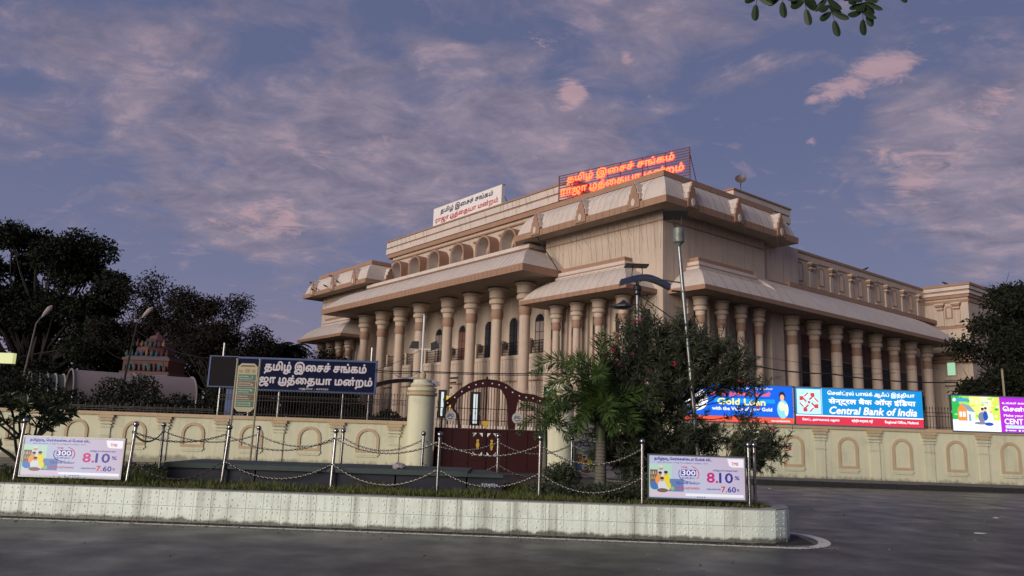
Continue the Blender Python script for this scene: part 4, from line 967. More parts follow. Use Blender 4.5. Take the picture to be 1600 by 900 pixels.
    mb = MB(); flat(mb, [(X(.338), Z(.47)), (X(.49), Z(.47)), (X(.49), Z(.32)), (X(.338), Z(.32))], -.005); mb.build('number_badge', navy, t, fix=False)
    text('300', X(.345), X(.483), Z(.455), Z(.335), -.008, wht, t, bold=.05)
    mb = MB(); pts = [(X(.415)+.105*w*math.cos(q), -.007, Z(.42)+.19*h*math.sin(q)) for q in np.linspace(R(150), R(275), 12)]; mb.tube(pts, [.002]+[.006]*10+[.002], 4); mb.build('swoosh', navy, t, fix=False)
    mb = MB(); pts = [(X(.415)+.105*w*math.cos(q), -.007, Z(.42)+.19*h*math.sin(q)) for q in np.linspace(R(-40), R(75), 12)]; mb.tube(pts, [.002]+[.006]*10+[.002], 4); mb.build('swoosh', red, t, fix=False)
    text('டெபாசிட் திட்டம்', X(.345), X(.475), Z(.55), Z(.495), -.004, navy, t, bold=.02)
    text('சிறப்பான சேமிப்பு', X(.285), X(.53), Z(.69), Z(.60), -.004, navy, t, bold=.02)
    text('சிறந்த வருமானம்.', X(.285), X(.53), Z(.81), Z(.72), -.004, red, t, bold=.02)
    text('மூத்த குடிமக்களுக்கு', X(.67), X(.93), Z(.35), Z(.29), -.004, navy, t, bold=.02)
    text('8.', X(.605), X(.72), Z(.61), Z(.375), -.004, mag, t, bold=.045); text('10', X(.735), X(.875), Z(.61), Z(.375), -.004, navy, t, bold=.045)
    text('%', X(.895), X(.945), Z(.53), Z(.44), -.004, navy, t, bold=.05)
    text('மற்றவர்களுக்கு', X(.60), X(.75), Z(.795), Z(.745), -.004, navy, t, bold=.02)
    text('7.', X(.755), X(.81), Z(.83), Z(.70), -.004, red, t, bold=.045); text('60', X(.82), X(.905), Z(.83), Z(.70), -.004, navy, t, bold=.045)
    text('%', X(.915), X(.94), Z(.80), Z(.745), -.004, navy, t, bold=.05)
    mb = MB(); flat(mb, [(X(.34), Z(.95)), (X(.985), Z(.95)), (X(.985), Z(.885)), (X(.34), Z(.885))], -.004)
    mb.build('footer_strip', wht, t, fix=False)
    mb = MB()
    for i in range(4): flat(mb, ell(X(.505+.024*i), Z(.965), .007*w, .014*h, 8), -.005)
    mb.build('footer_icons', navy, t, fix=False)
    return t
rate_panel(-8.62, -6.84, 14.15, .66, 1.33, 'bright lilac bank rate panel on the island fence below the frangipani tree')
rate_panel(2.50, 4.17, 13.85, .67, 1.38, 'bright lilac bank rate panel at the rounded tip of the island below the oleander')
rate_panel(1.50, 3.25, 17.3, .80, 1.53, 'unlit bank rate panel half hidden behind the foxtail palm trunk', 0)

# lit hoardings on the right wall
def hoarding(name, label, x0, x1, z0, z1):
    t = thing(name, label, 'hoarding', (x0, 35.2, z0)); w, h = x1-x0, z1-z0
    mb = MB(); mb.box(0, w, 0, .22, 0, h); mb.build('case', M_GALV, t)
    for a in ((-.05, w+.05, h, h+.05), (-.05, w+.05, -.05, 0)):
        mb = MB(); mb.box(a[0], a[1], -.03, .23, a[2], a[3]); mb.build('frame_rail', mat('blue_grey_frame', (.10, .13, .22), .5), t)
    return t, w, h
def gp(t, poly, y, m_, name='print_area'):
    mb = MB(); flat(mb, poly, y); return mb.build(name, m_, t, fix=False)
def rc(x0, x1, z0, z1): return [(x0, z0), (x1, z0), (x1, z1), (x0, z1)]
gw, gred, gblue = glow('g_white', (.90, .92, .95), 1.0), glow('g_red', (.62, .035, .07), 1.0), glow('g_blue', (.005, .25, .62), 1.0)
t, w, h = hoarding('bank_name_hoarding', 'lit blue bank hoarding with three scripts and a red square emblem', 12.98, 18.72, 2.56, 4.18)
gp(t, rc(0, w, .40, h), -.003, gblue); gp(t, rc(0, w, 0, .385), -.003, gred); gp(t, rc(0, w, .37, .42), -.006, gw)
gp(t, rc(.06, 1.14, .46, h-.05), -.006, glow('g_pale', (.50, .82, .92), 1.0)); gp(t, rc(1.17, 1.19, .42, h), -.006, gw)
gr2 = glow('g_logo_red', (.60, .05, .06), 1.0); cx, cz = .60, .98
for k in range(4):
    a = k*PI/2
    def rt_(pts): return [(cx+x*math.cos(a)-z*math.sin(a), cz+x*math.sin(a)+z*math.cos(a)) for x, z in pts]
    gp(t, rt_([(.08, .42), (.26, .42), (.26, .24), (.20, .24), (.05, .09), (.0, .14), (.12, .26), (.08, .30)]), -.009, gr2, 'emblem')
    gp(t, rt_([(.27, .22), (.44, .05), (.40, .01), (.23, .18)]), -.009, gr2, 'emblem')
    gp(t, rt_([(.20, .20), (.36, .04), (.32, .0), (.16, .16)]), -.010, gw, 'emblem_line')
gp(t, ell(cx, cz, .06, .06, 12), -.011, gr2, 'emblem')
text('சென்ட்ரல் பாங்க் ஆஃப் இந்தியா', 1.46, 5.40, 1.28, 1.53, -.008, gw, t, bold=.035)
text('सेन्ट्रल बैंक ऑफ़ इंडिया', 1.50, 5.42, .88, 1.22, -.008, gw, t, bold=.05)
text('Central Bank of India', 1.48, 5.44, .50, .82, -.008, gw, t, bold=.055, slant=.25)
text('கோட்ட அலுவலகம், மதுரை', .28, 1.95, .13, .28, -.008, gw, t, bold=.03)
text('क्षेत्रीय कार्यालय, मदुरै', 2.5, 3.45, .13, .29, -.008, gw, t, bold=.03)
text('Regional Office, Madurai', 4.0, 5.5, .12, .27, -.008, gw, t, bold=.04)
t, w, h = hoarding('gold_loan_hoarding', 'lit blue and red gold loan hoarding behind the oleander leaves', 7.95, 12.86, 2.56, 4.20)
gb2 = glow('g_deep_blue', (.005, .12, .72), 1.0); gyel = glow('g_yellow', (.95, .85, .22), 1.0)
gp(t, rc(0, w, .25, h), -.003, gb2); gp(t, rc(0, w, 0, .24), -.003, glow('g_orange_red', (.85, .10, .05), 1.0)); gp(t, ell(.55, .95, .52, .50, 20), -.006, gw, 'white_disc'); gp(t, ell(.45, .85, .16, .2, 12), -.009, gyel, 'coins')
gp(t, rc(1.35, 4.1, .86, 1.04), -.005, glow('g_mid_blue', (.01, .30, .80), 1.0))
text('தங்க நகைக் கடன்', 1.2, 3.9, 1.10, 1.38, -.008, glow('g_pinkred', (.85, .12, .16), 1.0), t, bold=.06)
text('Gold Loan', 1.5, 3.65, .76, 1.04, -.009, gyel, t, bold=.06)
text('with the Value of your Gold', 1.25, 3.95, .46, .66, -.009, gw, t, bold=.045)
text('சென்ட்ரல் பாங்க் ஆஃப் இந்தியா', 1.9, 4.0, 1.45, 1.56, -.008, gw, t, bold=.03)
text('www.centralbankofindia', 3.9, 4.75, .06, .14, -.008, gw, t, bold=.03)
mb = MB()
for i, (poly, mi) in enumerate([(ell(4.42, 1.20, .15, .22), 0), (ell(4.44, .62, .26, .42), 1), (ell(4.42, 1.14, .10, .14), 2), (ell(4.40, .75, .14, .2), 3), (ell(4.6, .6, .09, .28), 3)]): flat(mb, poly, -.010-.001*i, mi)
mb.build('woman_picture', [glow('g_hair', (.02, .02, .05), 1), glow('g_cyan', (.25, .65, .75), 1), glow('g_skin', (.75, .45, .33), 1), glow('g_cream', (.85, .85, .62), 1)], t, fix=False)
t, w, h = hoarding('home_loan_hoarding', 'lit home loan hoarding with a cottage picture beside purple lettering', 20.05, 26.6, 2.5, 4.05)
HS = 2.16
for i, (a, b, c) in enumerate(((0, .35, (.03, .45, .09)), (.35, .8, (.35, .72, .10)), (.8, 1.3, (.80, .88, .25)), (1.3, 1.8, (.92, .92, .55)), (1.8, HS, (.62, .75, .10)))): gp(t, rc(a, b, .5, h), -.003, glow('g_meadow%d' % i, c, 1))
gp(t, rc(0, HS, 0, .5), -.003, gw); gp(t, rc(HS, w, 0, h), -.003, glow('g_purple', (.42, .025, .62), 1.0))
for i in range(40): gp(t, ell(random.uniform(.05, HS-.05), random.uniform(.55, h-.08), random.uniform(.05, .14), random.uniform(.04, .1), 8), -.0035-.00005*i, glow('g_meadow%d' % random.randint(0, 4), (.3, .7, .1), 1), 'foliage_print')
gp(t, rc(.1, .75, 1.30, 1.46), -.007, glow('g_label_blue', (.06, .34, .55), 1)); gp(t, ell(.12, 1.38, .07, .08), -.008, gw, 'emblem')
gp(t, [(.25, .45), (.66, .45), (.66, .95), (.42, 1.22), (.25, .95)], -.006, glow('g_house_or', (.85, .28, .06), 1), 'house_gable'); gp(t, [(.66, .45), (1.0, .42), (1.0, .86), (.66, .9)], -.006, glow('g_house_w', (.70, .85, .9), 1), 'house_side')
gp(t, [(.40, 1.24), (.72, .88), (1.05, .84), (.82, 1.12)], -.008, glow('g_roof', (.25, .33, .45), 1), 'house_roof')
for a in (.31, .47): gp(t, rc(a, a+.12, .62, .85), -.009, gw, 'window_print')
gp(t, rc(.73, .83, .44, .74), -.009, glow('g_door', (.25, .4, .5), 1), 'door_print')
mb = MB()
for i, (poly, mi) in enumerate([(ell(1.32, .62, .17, .24), 0), (ell(1.48, .70, .11, .22), 1), (ell(1.72, .62, .12, .2), 2), (ell(1.36, .93, .06, .08), 3), (ell(1.50, .98, .06, .09), 3), (ell(1.74, .88, .05, .07), 3), (ell(1.25, .36, .3, .06), 0), (ell(1.62, .33, .2, .08), 1), (ell(1.50, 1.04, .07, .05), 4), (ell(1.36, 1.0, .07, .06), 4)]): flat(mb, poly, -.010-.001*i, mi)
mb.build('family_picture', [glow('g_fig_grey', (.20, .22, .35), 1), glow('g_fig_blue', (.02, .08, .45), 1), glow('g_fig_white', (.85, .82, .8), 1), glow('g_skin', (.75, .45, .33), 1), glow('g_hair', (.02, .02, .05), 1)], t, fix=False)
text('HOME', 1.33, 1.66, 1.24, 1.32, -.008, glow('g_label_blue', (.06, .34, .55), 1), t, bold=.04)
text('உங்கள் கனவுஇல்லத்தை நிஜமாக்க', HS+.12, HS+3.3, 1.22, 1.36, -.008, gw, t, bold=.03)
text('சென்ட் வீட்டுக் கடன்', HS+.14, HS+3.4, .88, 1.15, -.008, gw, t, bold=.05)
text('Make your dream home', HS+.16, HS+2.15, .66, .80, -.008, gw, t, bold=.04)
text('CENT HOME LOAN', HS+.17, HS+3.0, .36, .60, -.008, gw, t, bold=.05)
gp(t, rc(HS+.2, HS+3.6, .17, .31), -.006, glow('g_pale', (.50, .82, .92), 1.0))
for i in range(2): gp(t, ell(HS+.22+.6*i, .08, .045, .045, 10), -.006, gw, 'icon'); gp(t, rc(HS+.32+.6*i, HS+.66+.6*i, .06, .10), -.006, gw, 'small_print')
t = thing('yellow_lit_box', 'pale yellow lit sign box at the left edge among dark trees', 'sign', (-29.6, 45, 0))
mb = MB(); mb.box(-.8, .8, 0, .3, 4.75, 5.35); mb.build('light_box', glow('yellow_green_light', (.62, .66, .30), .75), t); mb = MB(); mb.box(-.06, .06, .1, .2, 0, 4.75); mb.build('post', M_IRON, t)

# ------------------------------------------------------------------ leaf and branch tools
def leaf_mesh(name, P, Dv, Ln, Wd, m_, parent, fold=.25, mats=None, mi=None, Nv=None):
    """kite leaves from numpy arrays: base point, direction, length, width"""
    P = np.asarray(P, float); n = len(P); Dv = np.asarray(Dv, float); Dv /= np.linalg.norm(Dv, axis=1, keepdims=True)+1e-9
    if Nv is None:
        Nv = rng.normal(size=(n, 3))
    S = np.cross(Dv, Nv); S /= np.linalg.norm(S, axis=1, keepdims=True)+1e-9; U = np.cross(S, Dv)
    Ln = np.broadcast_to(np.asarray(Ln, float).reshape(-1, 1), (n, 1)); Wd = np.broadcast_to(np.asarray(Wd, float).reshape(-1, 1), (n, 1))
    v = np.empty((n, 4, 3)); v[:, 0] = P; v[:, 1] = P+Dv*Ln*.45+S*Wd*.5+U*Wd*fold; v[:, 2] = P+Dv*Ln; v[:, 3] = P+Dv*Ln*.45-S*Wd*.5+U*Wd*fold
    tri = np.arange(n)[:, None]*4+np.array([0, 1, 2, 0, 2, 3])[None, :]
    me = bpy.data.meshes.new(name); me.vertices.add(n*4); me.vertices.foreach_set('co', v.ravel())
    me.loops.add(n*6); me.loops.foreach_set('vertex_index', tri.ravel().astype(np.int32))
    me.polygons.add(n*2); me.polygons.foreach_set('loop_start', np.arange(n*2, dtype=np.int32)*3); me.polygons.foreach_set('loop_total', np.full(n*2, 3, np.int32))
    me.materials.append(m_)
    if mats:
        for q in mats: me.materials.append(q)
        me.polygons.foreach_set('material_index', np.repeat(mi, 2).astype(np.int32))
    me.update(); me.validate()
    o = bpy.data.objects.new(name, me); COL.objects.link(o); o.parent = parent; return o
def rdir(): 
    v = Vector((random.gauss(0, 1), random.gauss(0, 1), random.gauss(0, 1))); v.normalize(); return v
def grow(mb, p, d, ln, r, depth, tips, spread=.6, lift=.12, nseg=3, kids=3, shrink=.72, env=None):
    pts = [p]; dd = d.copy()
    for i in range(nseg):
        dd = (dd+rdir()*.16+Vector((0, 0, lift*.5))).normalized(); p = p+dd*ln/nseg; pts.append(p)
    mb.tube(pts, [r*(1-.35*i/nseg) for i in range(nseg+1)], 6 if r > .06 else 4, cap=False)
    if depth == 0: tips.append((p, dd)); return
    k = kids if random.random() < .75 else kids-1
    for i in range(k):
        nd_ = (dd+rdir()*spread+Vector((0, 0, lift))).normalized()
        grow(mb, p, nd_, ln*shrink*random.uniform(.8, 1.15), r*.62, depth-1, tips, spread, lift, nseg, kids, shrink)
    if depth > 1: tips.append((p, dd))
def tree(name, label, x, y, h, trunk_h, r, clumps, nleaf, lsize, m_leaf, depth=4, crown_spread=1.0, twig_tips=True, kids=3, group=None, clump_r=(1.0, 1.9)):
    """clumps = ellipsoid list (cx,cz,rx,rz) in world x,z giving the crown outline"""
    t = thing(name, label, 'tree', (x, y, 0), 0, group)
    mb = MB(); tips = []
    grow(mb, Vector((0, 0, 0)), Vector((random.uniform(-.08, .08), 0, 1)), trunk_h, r, 0, tips, nseg=4)
    top = tips[0][0]; tips = []
    # limbs reach into the clumps
    cents = []
    tot = sum(c[2]*c[3] for c in clumps)
    for (cx, cz, rx, rz) in clumps:
        k = max(2, int(26*rx*rz/tot*len(clumps)**.5))
        for _ in range(k):
            v = rdir()*random.random()**.45
            cents.append(Vector((cx-x+v.x*rx, v.y*min(rx, 5), cz+v.z*rz)))
    for c in cents:
        a = top*random.uniform(.75, 1.0); mid = a.lerp(c, .5)+Vector((random.uniform(-.6, .6), random.uniform(-.6, .6), random.uniform(.0, 1.0)))
        mb.tube([a, a.lerp(mid, .5)+rdir()*.3, mid, mid.lerp(c, .5)+rdir()*.35, c], [r*.42, r*.33, r*.24, r*.15, r*.06], 5, cap=False)
        for _ in range(4):
            e = c+rdir()*random.uniform(.8, 1.8); mb.tube([mid.lerp(c, random.uniform(.5, 1)), c.lerp(e, .5)+rdir()*.15, e], [r*.09, r*.06, r*.02], 3, cap=False)
    mb.build('trunk', M_BARK, t, fix=False)
    per = nleaf//len(cents); P = []; Dd = []
    for c in cents:
        rr = random.uniform(*clump_r); q = rng.normal(size=(per, 3)); q /= np.linalg.norm(q, axis=1, keepdims=True); q *= (rng.random((per, 1))**.5)*np.array([rr*1.15, rr, rr*.75])
        P.append(np.array(c)+q+rng.normal(size=(per, 3))*.12); Dd.append(q*.4+rng.normal(size=(per, 3))*.7+np.array([0, 0, -.25]))
    P = np.concatenate(P); Dd = np.concatenate(Dd)
    leaf_mesh('crown', P, Dd, rng.uniform(.7, 1.3, len(P))*lsize, rng.uniform(.6, 1.1, len(P))*lsize*.55, m_leaf, t, fix if False else .2)
    return t

# ------------------------------------------------------------------ trees of the background
tree('broad_tree', 'huge dark dense broad crowned tree at the far left', -42.5, 70, 19, 5, .6, [(-42, 13, 6.5, 6), (-44, 16.2, 4.2, 3.0), (-41, 16.6, 3.4, 2.8), (-38.3, 14.4, 2.9, 3.4), (-46.5, 13, 4.5, 4.8), (-48, 11, 5, 5.5), (-37.3, 10.5, 4.0, 5.0), (-43, 7, 7, 3.5), (-52, 8, 4, 6), (-35.8, 7, 3.5, 4)], 76000, .40, M_LEAF, clump_r=(1.1, 1.9))
tree('broad_tree', 'dark low tree behind the striped arch shelter at far left', -50, 62, 10, 3, .4, [(-46, 5, 6, 3.5), (-38, 5, 6, 3.4), (-52, 6, 4, 4)], 26000, .36, M_LEAF, clump_r=(1.0, 1.7))
tree('thin_crowned_tree', 'thin crowned brownish tree with sky showing through, right of the huge tree', -30, 68, 14, 4, .35, [(-32.5, 12, 2.6, 2.6), (-30, 11.8, 2.8, 2.6), (-28, 10, 3.2, 3.0), (-31, 7, 4, 3), (-34, 9, 3, 3.4)], 21000, .26, M_LEAFB, clump_r=(.8, 1.5))
tree('thin_crowned_tree', 'sparse bushy tree behind the blank display board', -25.3, 67, 12.6, 4, .32, [(-25, 10, 3.2, 2.6), (-27.5, 10.3, 2.4, 2.6), (-26.5, 6.8, 3.8, 2.6), (-22.8, 8, 2.6, 2.6)], 21000, .26, M_LEAFB, clump_r=(.8, 1.4))
tree('thin_crowned_tree', 'low dark tree between the coconut palm and the auditorium', -19.6, 74, 9.5, 3, .28, [(-20.5, 7.6, 2.6, 2.3), (-18.0, 7.4, 2.5, 2.3), (-23, 7.2, 2.6, 2.4), (-20, 5, 4, 2)], 18000, .26, M_LEAFB, clump_r=(.7, 1.3))
tree('dense_tree', 'dark leafy tree behind the temple tower and white tent', -31, 78, 10, 3, .4, [(-33, 6, 5, 4), (-25, 5.5, 5, 3.6), (-19, 5, 4, 3.2), (-40, 6, 5, 4)], 30000, .36, M_LEAF, clump_r=(1.1, 1.8))
tree('neem_tree', 'dark leafy tree at the right edge over the home loan hoarding', 31.5, 44, 12.5, 4, .35, [(31, 8.6, 3.4, 3.0), (28.2, 7.2, 2.3, 1.9), (31, 5.6, 4.2, 2.0), (32.5, 11, 3, 2.4), (26.6, 5.4, 1.7, 1.1), (30.2, 11.0, 1.9, 1.7), (28.6, 9.2, 1.7, 1.3), (28, 4.6, 2.6, 1.2)], 60000, .24, M_LEAF, clump_r=(.6, 1.15))
def hedge(label, x0, x1, y, h, n_, m_=M_LEAF, size=.13, dep=.9):
    t = thing('hedge', label, 'hedge', ((x0+x1)/2, y, 0))
    w = (x1-x0)/2; P = np.stack([rng.uniform(-w, w, n_), rng.uniform(-dep, dep, n_), rng.random(n_)**.7*h], 1)
    P[:, 2] *= 1+.16*np.sin(P[:, 0]*1.3)+.10*np.sin(P[:, 0]*3.7+1)
    leaf_mesh('foliage', P, rng.normal(size=(n_, 3))+np.array([0, -.2, .4]), rng.uniform(.7, 1.4, n_)*size, rng.uniform(.4, .8, n_)*size, m_, t)
    mb = MB()
    for i in range(int(w*4)):
        x = random.uniform(-w, w); mb.tube([(x, 0, 0), (x+random.uniform(-.2, .2), 0, h*.5), (x+random.uniform(-.3, .3), 0, h*.85)], [.03, .02, .008], 4, cap=False)
    tag(mb.build('stems', M_BARK, t, fix=False), kind='stuff')
hedge('dark clipped hedge behind the spear fence below the blue name board', -13.5, -4.6, 36.2, 2.75, 16000)
hedge('dark rounded hedge behind the low spikes below the white tent', -24, -13.6, 36.5, 3.2, 20000)
hedge('dark shrubbery under the striped shelter at far left', -40, -24, 40, 3.4, 16000)
# coconut palm, far
def frond_flat(P_, Dd, start, d0, length, droop, nl, ll, lw, plum=False, rach=None, rr=.02):
    p = Vector(start); d = Vector(d0).normalized(); seg = 14; pts = [p.copy()]
    for i in range(seg):
        d = (d+Vector((0, 0, -droop*(.4+1.2*i/seg)/seg*2))).normalized(); p = p+d*length/seg; pts.append(p.copy())
    if rach is not None: rach.tube(pts, [rr*(1-.8*i/seg) for i in range(seg+1)], 4, cap=False)
    for k in range(nl):
        f = (k+.5)/nl; q = f*seg; i = min(int(q), seg-1); pos = pts[i].lerp(pts[i+1], q-i); t = (pts[i+1]-pts[i]).normalized()
        if f < .12: continue
        side = t.cross(Vector((0, 0, 1))); side = side.normalized() if side.length > .05 else Vector((1, 0, 0)); upv = side.cross(t)
        env = math.sin(PI*min(1, f*.85+.15))**.6 if not plum else (1.0 if f < .75 else 1.0-(f-.75)*2.4)
        for sgn in (-1, 1):
            if plum:
                a = random.uniform(0, 2*PI); dirv = (side*math.cos(a)+upv*math.sin(a))*.9+t*.75
            else: dirv = side*sgn+t*.7+Vector((0, 0, -.35))
            P_.append(tuple(pos)); Dd.append((*dirv.normalized(), ll*env*random.uniform(.8, 1.15), lw))
def finish_fronds(t, P_, Dd, m_, name='fronds'):
    A = np.array(Dd); leaf_mesh(name, np.array(P_), A[:, :3], A[:, 3], A[:, 4], m_, t, .3)
t = thing('coconut_palm', 'small dark coconut palm silhouette against the sky left of the auditorium', 'palm', (-20.6, 71, 0))
mb = MB(); mb.tube([(0, 0, 0), (.2, 0, 4), (0, 0, 8.6)], [.25, .18, .13], 8); mb.build('trunk', M_BARK, t)
P_ = []; Dd = []; ra = MB()
for i in range(22):
    a = i*2.4; e = random.uniform(-.2, 1.1); frond_flat(P_, Dd, (0, 0, 8.5), (math.cos(a), math.sin(a), e+.2), random.uniform(2.3, 3.1), .95, 34, .7, .10, rach=ra, rr=.04)
ra.build('rachis', M_BARK, t, fix=False); finish_fronds(t, P_, Dd, M_LEAF)

# ------------------------------------------------------------------ island planting
def foxtail(label, x, y, base_r, th, crown, fronds, nl=120, ll=.34, lw=.026, m_=M_PALM):
    t = thing('foxtail_palm', label, 'palm', (x, y, HI-.04))
    mb = MB(); prof = []; z = 0
    while z < th*.62: prof += [(base_r*(1.12-.3*z/th), z), (base_r*(1.04-.3*z/th), z+.022), (base_r*(1.0-.3*z/th), z+.05)]; z += .065
    mb.lathe(prof, n=14); mb.build('trunk', M_PBARK, t, smooth=True)
    mb = MB(); mb.lathe([(base_r*.82, th*.60), (base_r*.9, th*.68), (base_r*.7, th*.9), (base_r*.35, th+.12)], n=12); mb.build('crownshaft', mat('crownshaft_green', (.07, .10, .04), .5, var=.3), t, smooth=True)
    for (dx_, dy_, dz_, ln, dr) in fronds:
        P_ = []; Dd = []; ra = MB(); frond_flat(P_, Dd, (0, 0, th), (dx_, dy_, dz_), ln, dr, nl, ll, lw, True, ra, .016)
        o = ra.build('frond', mat('rachis_green', (.10, .13, .045), .6, var=.2), t, fix=False); finish_fronds(o, P_, Dd, m_, 'leaflets')
    return t
foxtail('tall foxtail palm with grey ringed trunk and bright bushy fronds', 1.90, 15.9, .115, 1.75, None,
        [(-.60, -.3, 1.35, 2.1, 1.25), (-.35, -.5, 1.5, 1.75, 1.2), (-.15, -.8, 1.25, 1.5, .9), (.05, -1, .5, 1.05, .9), (.8, -.2, .75, 1.35, 1.0), (-.85, .1, .45, 1.25, 1.1), (.35, .5, 1.3, 1.5, .8), (-.9, -.4, .95, 1.45, 1.25), (.7, .5, .9, 1.3, 1.0), (-.2, .9, 1.0, 1.4, .9), (-.75, -.6, 1.5, 2.0, 1.5), (.2, -.9, .1, 1.0, 1.0), (-.6, -.7, .15, 1.05, 1.0), (.65, -.7, .2, 1.1, 1.0), (-.05, -.3, 1.7, 1.6, .8)])
foxtail('small foxtail palm with thin trunk in front of the maroon gate', .80, 16.4, .055, 1.45, None,
        [(-.6, -.3, 1.0, .75, .9), (.5, -.5, 1.0, .75, .9), (-.9, .2, .4, .75, 1.2), (.9, 0, .35, .8, 1.2), (0, -1, .5, .65, 1.0), (-.3, -.6, -.1, .55, 1.0), (.4, .6, .8, .75, .9), (.15, -.3, 1.4, .65, .7), (.8, -.4, -.1, .7, .8)], 60, .20, .020, mat('dark_palm_leaflet', (.055, .10, .03), .5, var=.45, vscale=5, trans=.2))
foxtail('short foxtail palm low beside the tall one under the oleander', 2.75, 16.6, .06, 1.0, None,
        [(-.5, -.4, 1.3, 1.2, 1.0), (.4, -.5, 1.2, 1.1, 1.0), (-.9, -.2, .6, 1.1, 1.0), (.9, -.1, .6, 1.0, 1.0), (0, -.9, .8, .9, 1.0)], 70, .22, .02, mat('dark_palm_leaflet', (.055, .10, .03), .5))
# oleander
ENV = [(1.85, 1.3), (1.70, 2.2), (1.95, 3.1), (2.25, 3.6), (2.5, 4.1), (2.85, 4.55), (3.25, 3.95), (3.75, 4.35), (4.2, 4.05), (4.6, 3.75), (5.0, 3.55), (5.3, 2.9), (5.05, 2.3), (5.7, 1.75), (5.4, 1.3), (4.6, 1.2), (3.4, 1.0), (2.6, 1.0)]
def inside(px_, pz_):
    c = False; n = len(ENV)
    for i in range(n):
        (x1, z1), (x2, z2) = ENV[i], ENV[(i+1) % n]
        if (z1 > pz_) != (z2 > pz_) and px_ < (x2-x1)*(pz_-z1)/(z2-z1)+x1: c = not c
    return c
t = thing('oleander', 'big loose oleander bush with pink flowers and needle like dark leaves', 'shrub', (3.4, 16.4, HI-.04))
mb = MB(); P_ = []; Dd = []; ends = []
tries = 0
while len(ends) < 330 and tries < 9000:
    tries += 1; a = random.uniform(1.6, 5.8); b = random.uniform(1.0, 4.6)
    if 3.65 < a < 5.3 and 2.0 < b < 2.95 and random.random() < .9: continue
    if inside(a, b): ends.append(Vector((a-3.4, random.gauss(0, .45)*(1 if b < 3 else .7), b-HI)))
ends += [Vector((a-3.4, random.uniform(-.3, .3), b-HI)) for a, b in ENV for _ in (0, 1)]
hubs = []
for i in range(16):
    b0 = Vector((random.gauss(0, .28), random.gauss(0, .25), 0)); e = random.choice(ends); q = Vector((e.x*.55, e.y*.6, max(.6, e.z*.55)))
    mb.tube([b0, b0.lerp(q, .5)+rdir()*.08, q], [.032, .026, .018], 5, cap=False); hubs.append(q); hubs.append(b0.lerp(q, .6))
for e in ends:
    hb = min(hubs, key=lambda h: (h-e).length+(.8 if h.z > e.z else 0)+random.uniform(0, .5)); mid = hb.lerp(e, .5)+Vector((0, 0, -.06))+rdir()*.06
    mb.tube([hb, mid, e], [.013, .009, .004], 4, cap=False)
    d = (e-mid).normalized()
    for k in range(44):
        f = random.random()**.6; pos = mid.lerp(e, f); q = (d*random.uniform(.2, .9)+rdir()*.75+Vector((0, 0, .1))).normalized(); P_.append(tuple(pos)); Dd.append((*q, random.uniform(.11, .20), random.uniform(.020, .032)))
    for _ in range(3):
        e2 = e+(d*.5+rdir()).normalized()*random.uniform(.15, .36); mb.tube([mid.lerp(e, .6), e2], [.006, .003], 3, cap=False)
        for k in range(26):
            f = random.random()**.7; pos = mid.lerp(e, .6).lerp(e2, f); q = ((e2-e).normalized()*.6+rdir()*.75).normalized(); P_.append(tuple(pos)); Dd.append((*q, random.uniform(.10, .17), random.uniform(.018, .028)))
mb.build('stems', M_BARK, t, fix=False); finish_fronds(t, P_, Dd, M_OLEA, 'foliage')
for (fx, fz) in ((2.02, 3.45), (2.12, 3.50), (2.55, 3.45), (2.92, 3.12), (2.98, 3.18), (3.45, 3.28), (3.40, 3.22), (4.78, 2.95), (5.12, 2.42), (5.4, 1.98), (2.62, 4.1), (2.7, 4.15), (2.3, 3.2), (5.78, 1.62)):
    A = []; B = []
    for _ in range(4):
        c = Vector((fx-3.4, -.35, fz-HI))+rdir()*.035; ax = (rdir()+Vector((0, -1, .3))).normalized()
        for k in range(5):
            s_ = ax.orthogonal().normalized(); s_.rotate(Matrix.Rotation(k*2*PI/5, 3, ax)); A.append(tuple(c)); B.append((*(s_+ax*.4).normalized(), .036, .034))
    B = np.array(B); leaf_mesh('flower', np.array(A), B[:, :3], B[:, 3], B[:, 4], M_PINK, t, .1)
# frangipani
t = thing('frangipani_tree', 'gnarled frangipani tree with leathery leaf rosettes at the left edge', 'tree', (-9.35, 15.3, HI-.04))
mb = MB(); tips = []
for d in ((-.5, .1, 1), (.1, -.3, 1), (.7, .1, .85), (-.9, 0, .7), (.35, .4, 1)):
    grow(mb, Vector((0, 0, .28)), Vector(d).normalized(), .52, .042, 3, tips, .62, .06, 2, 3, .70)
mb.tube([(0, 0, -.05), (0, 0, .3)], [.09, .07], 8); mb.build('trunk', M_BARK, t, fix=False)
P_ = []; Dd = []
for p, d in tips:
    if p.z < .55: continue
    for k in range(11):
        s_ = d.orthogonal().normalized(); s_.rotate(Matrix.Rotation(k*2.4, 3, d)); P_.append(tuple(p-d*random.uniform(0, .06))); Dd.append((*(s_+d*random.uniform(.1, .7)).normalized(), random.uniform(.13, .22), random.uniform(.045, .062)))
finish_fronds(t, P_, Dd, M_FRAN, 'leaves')
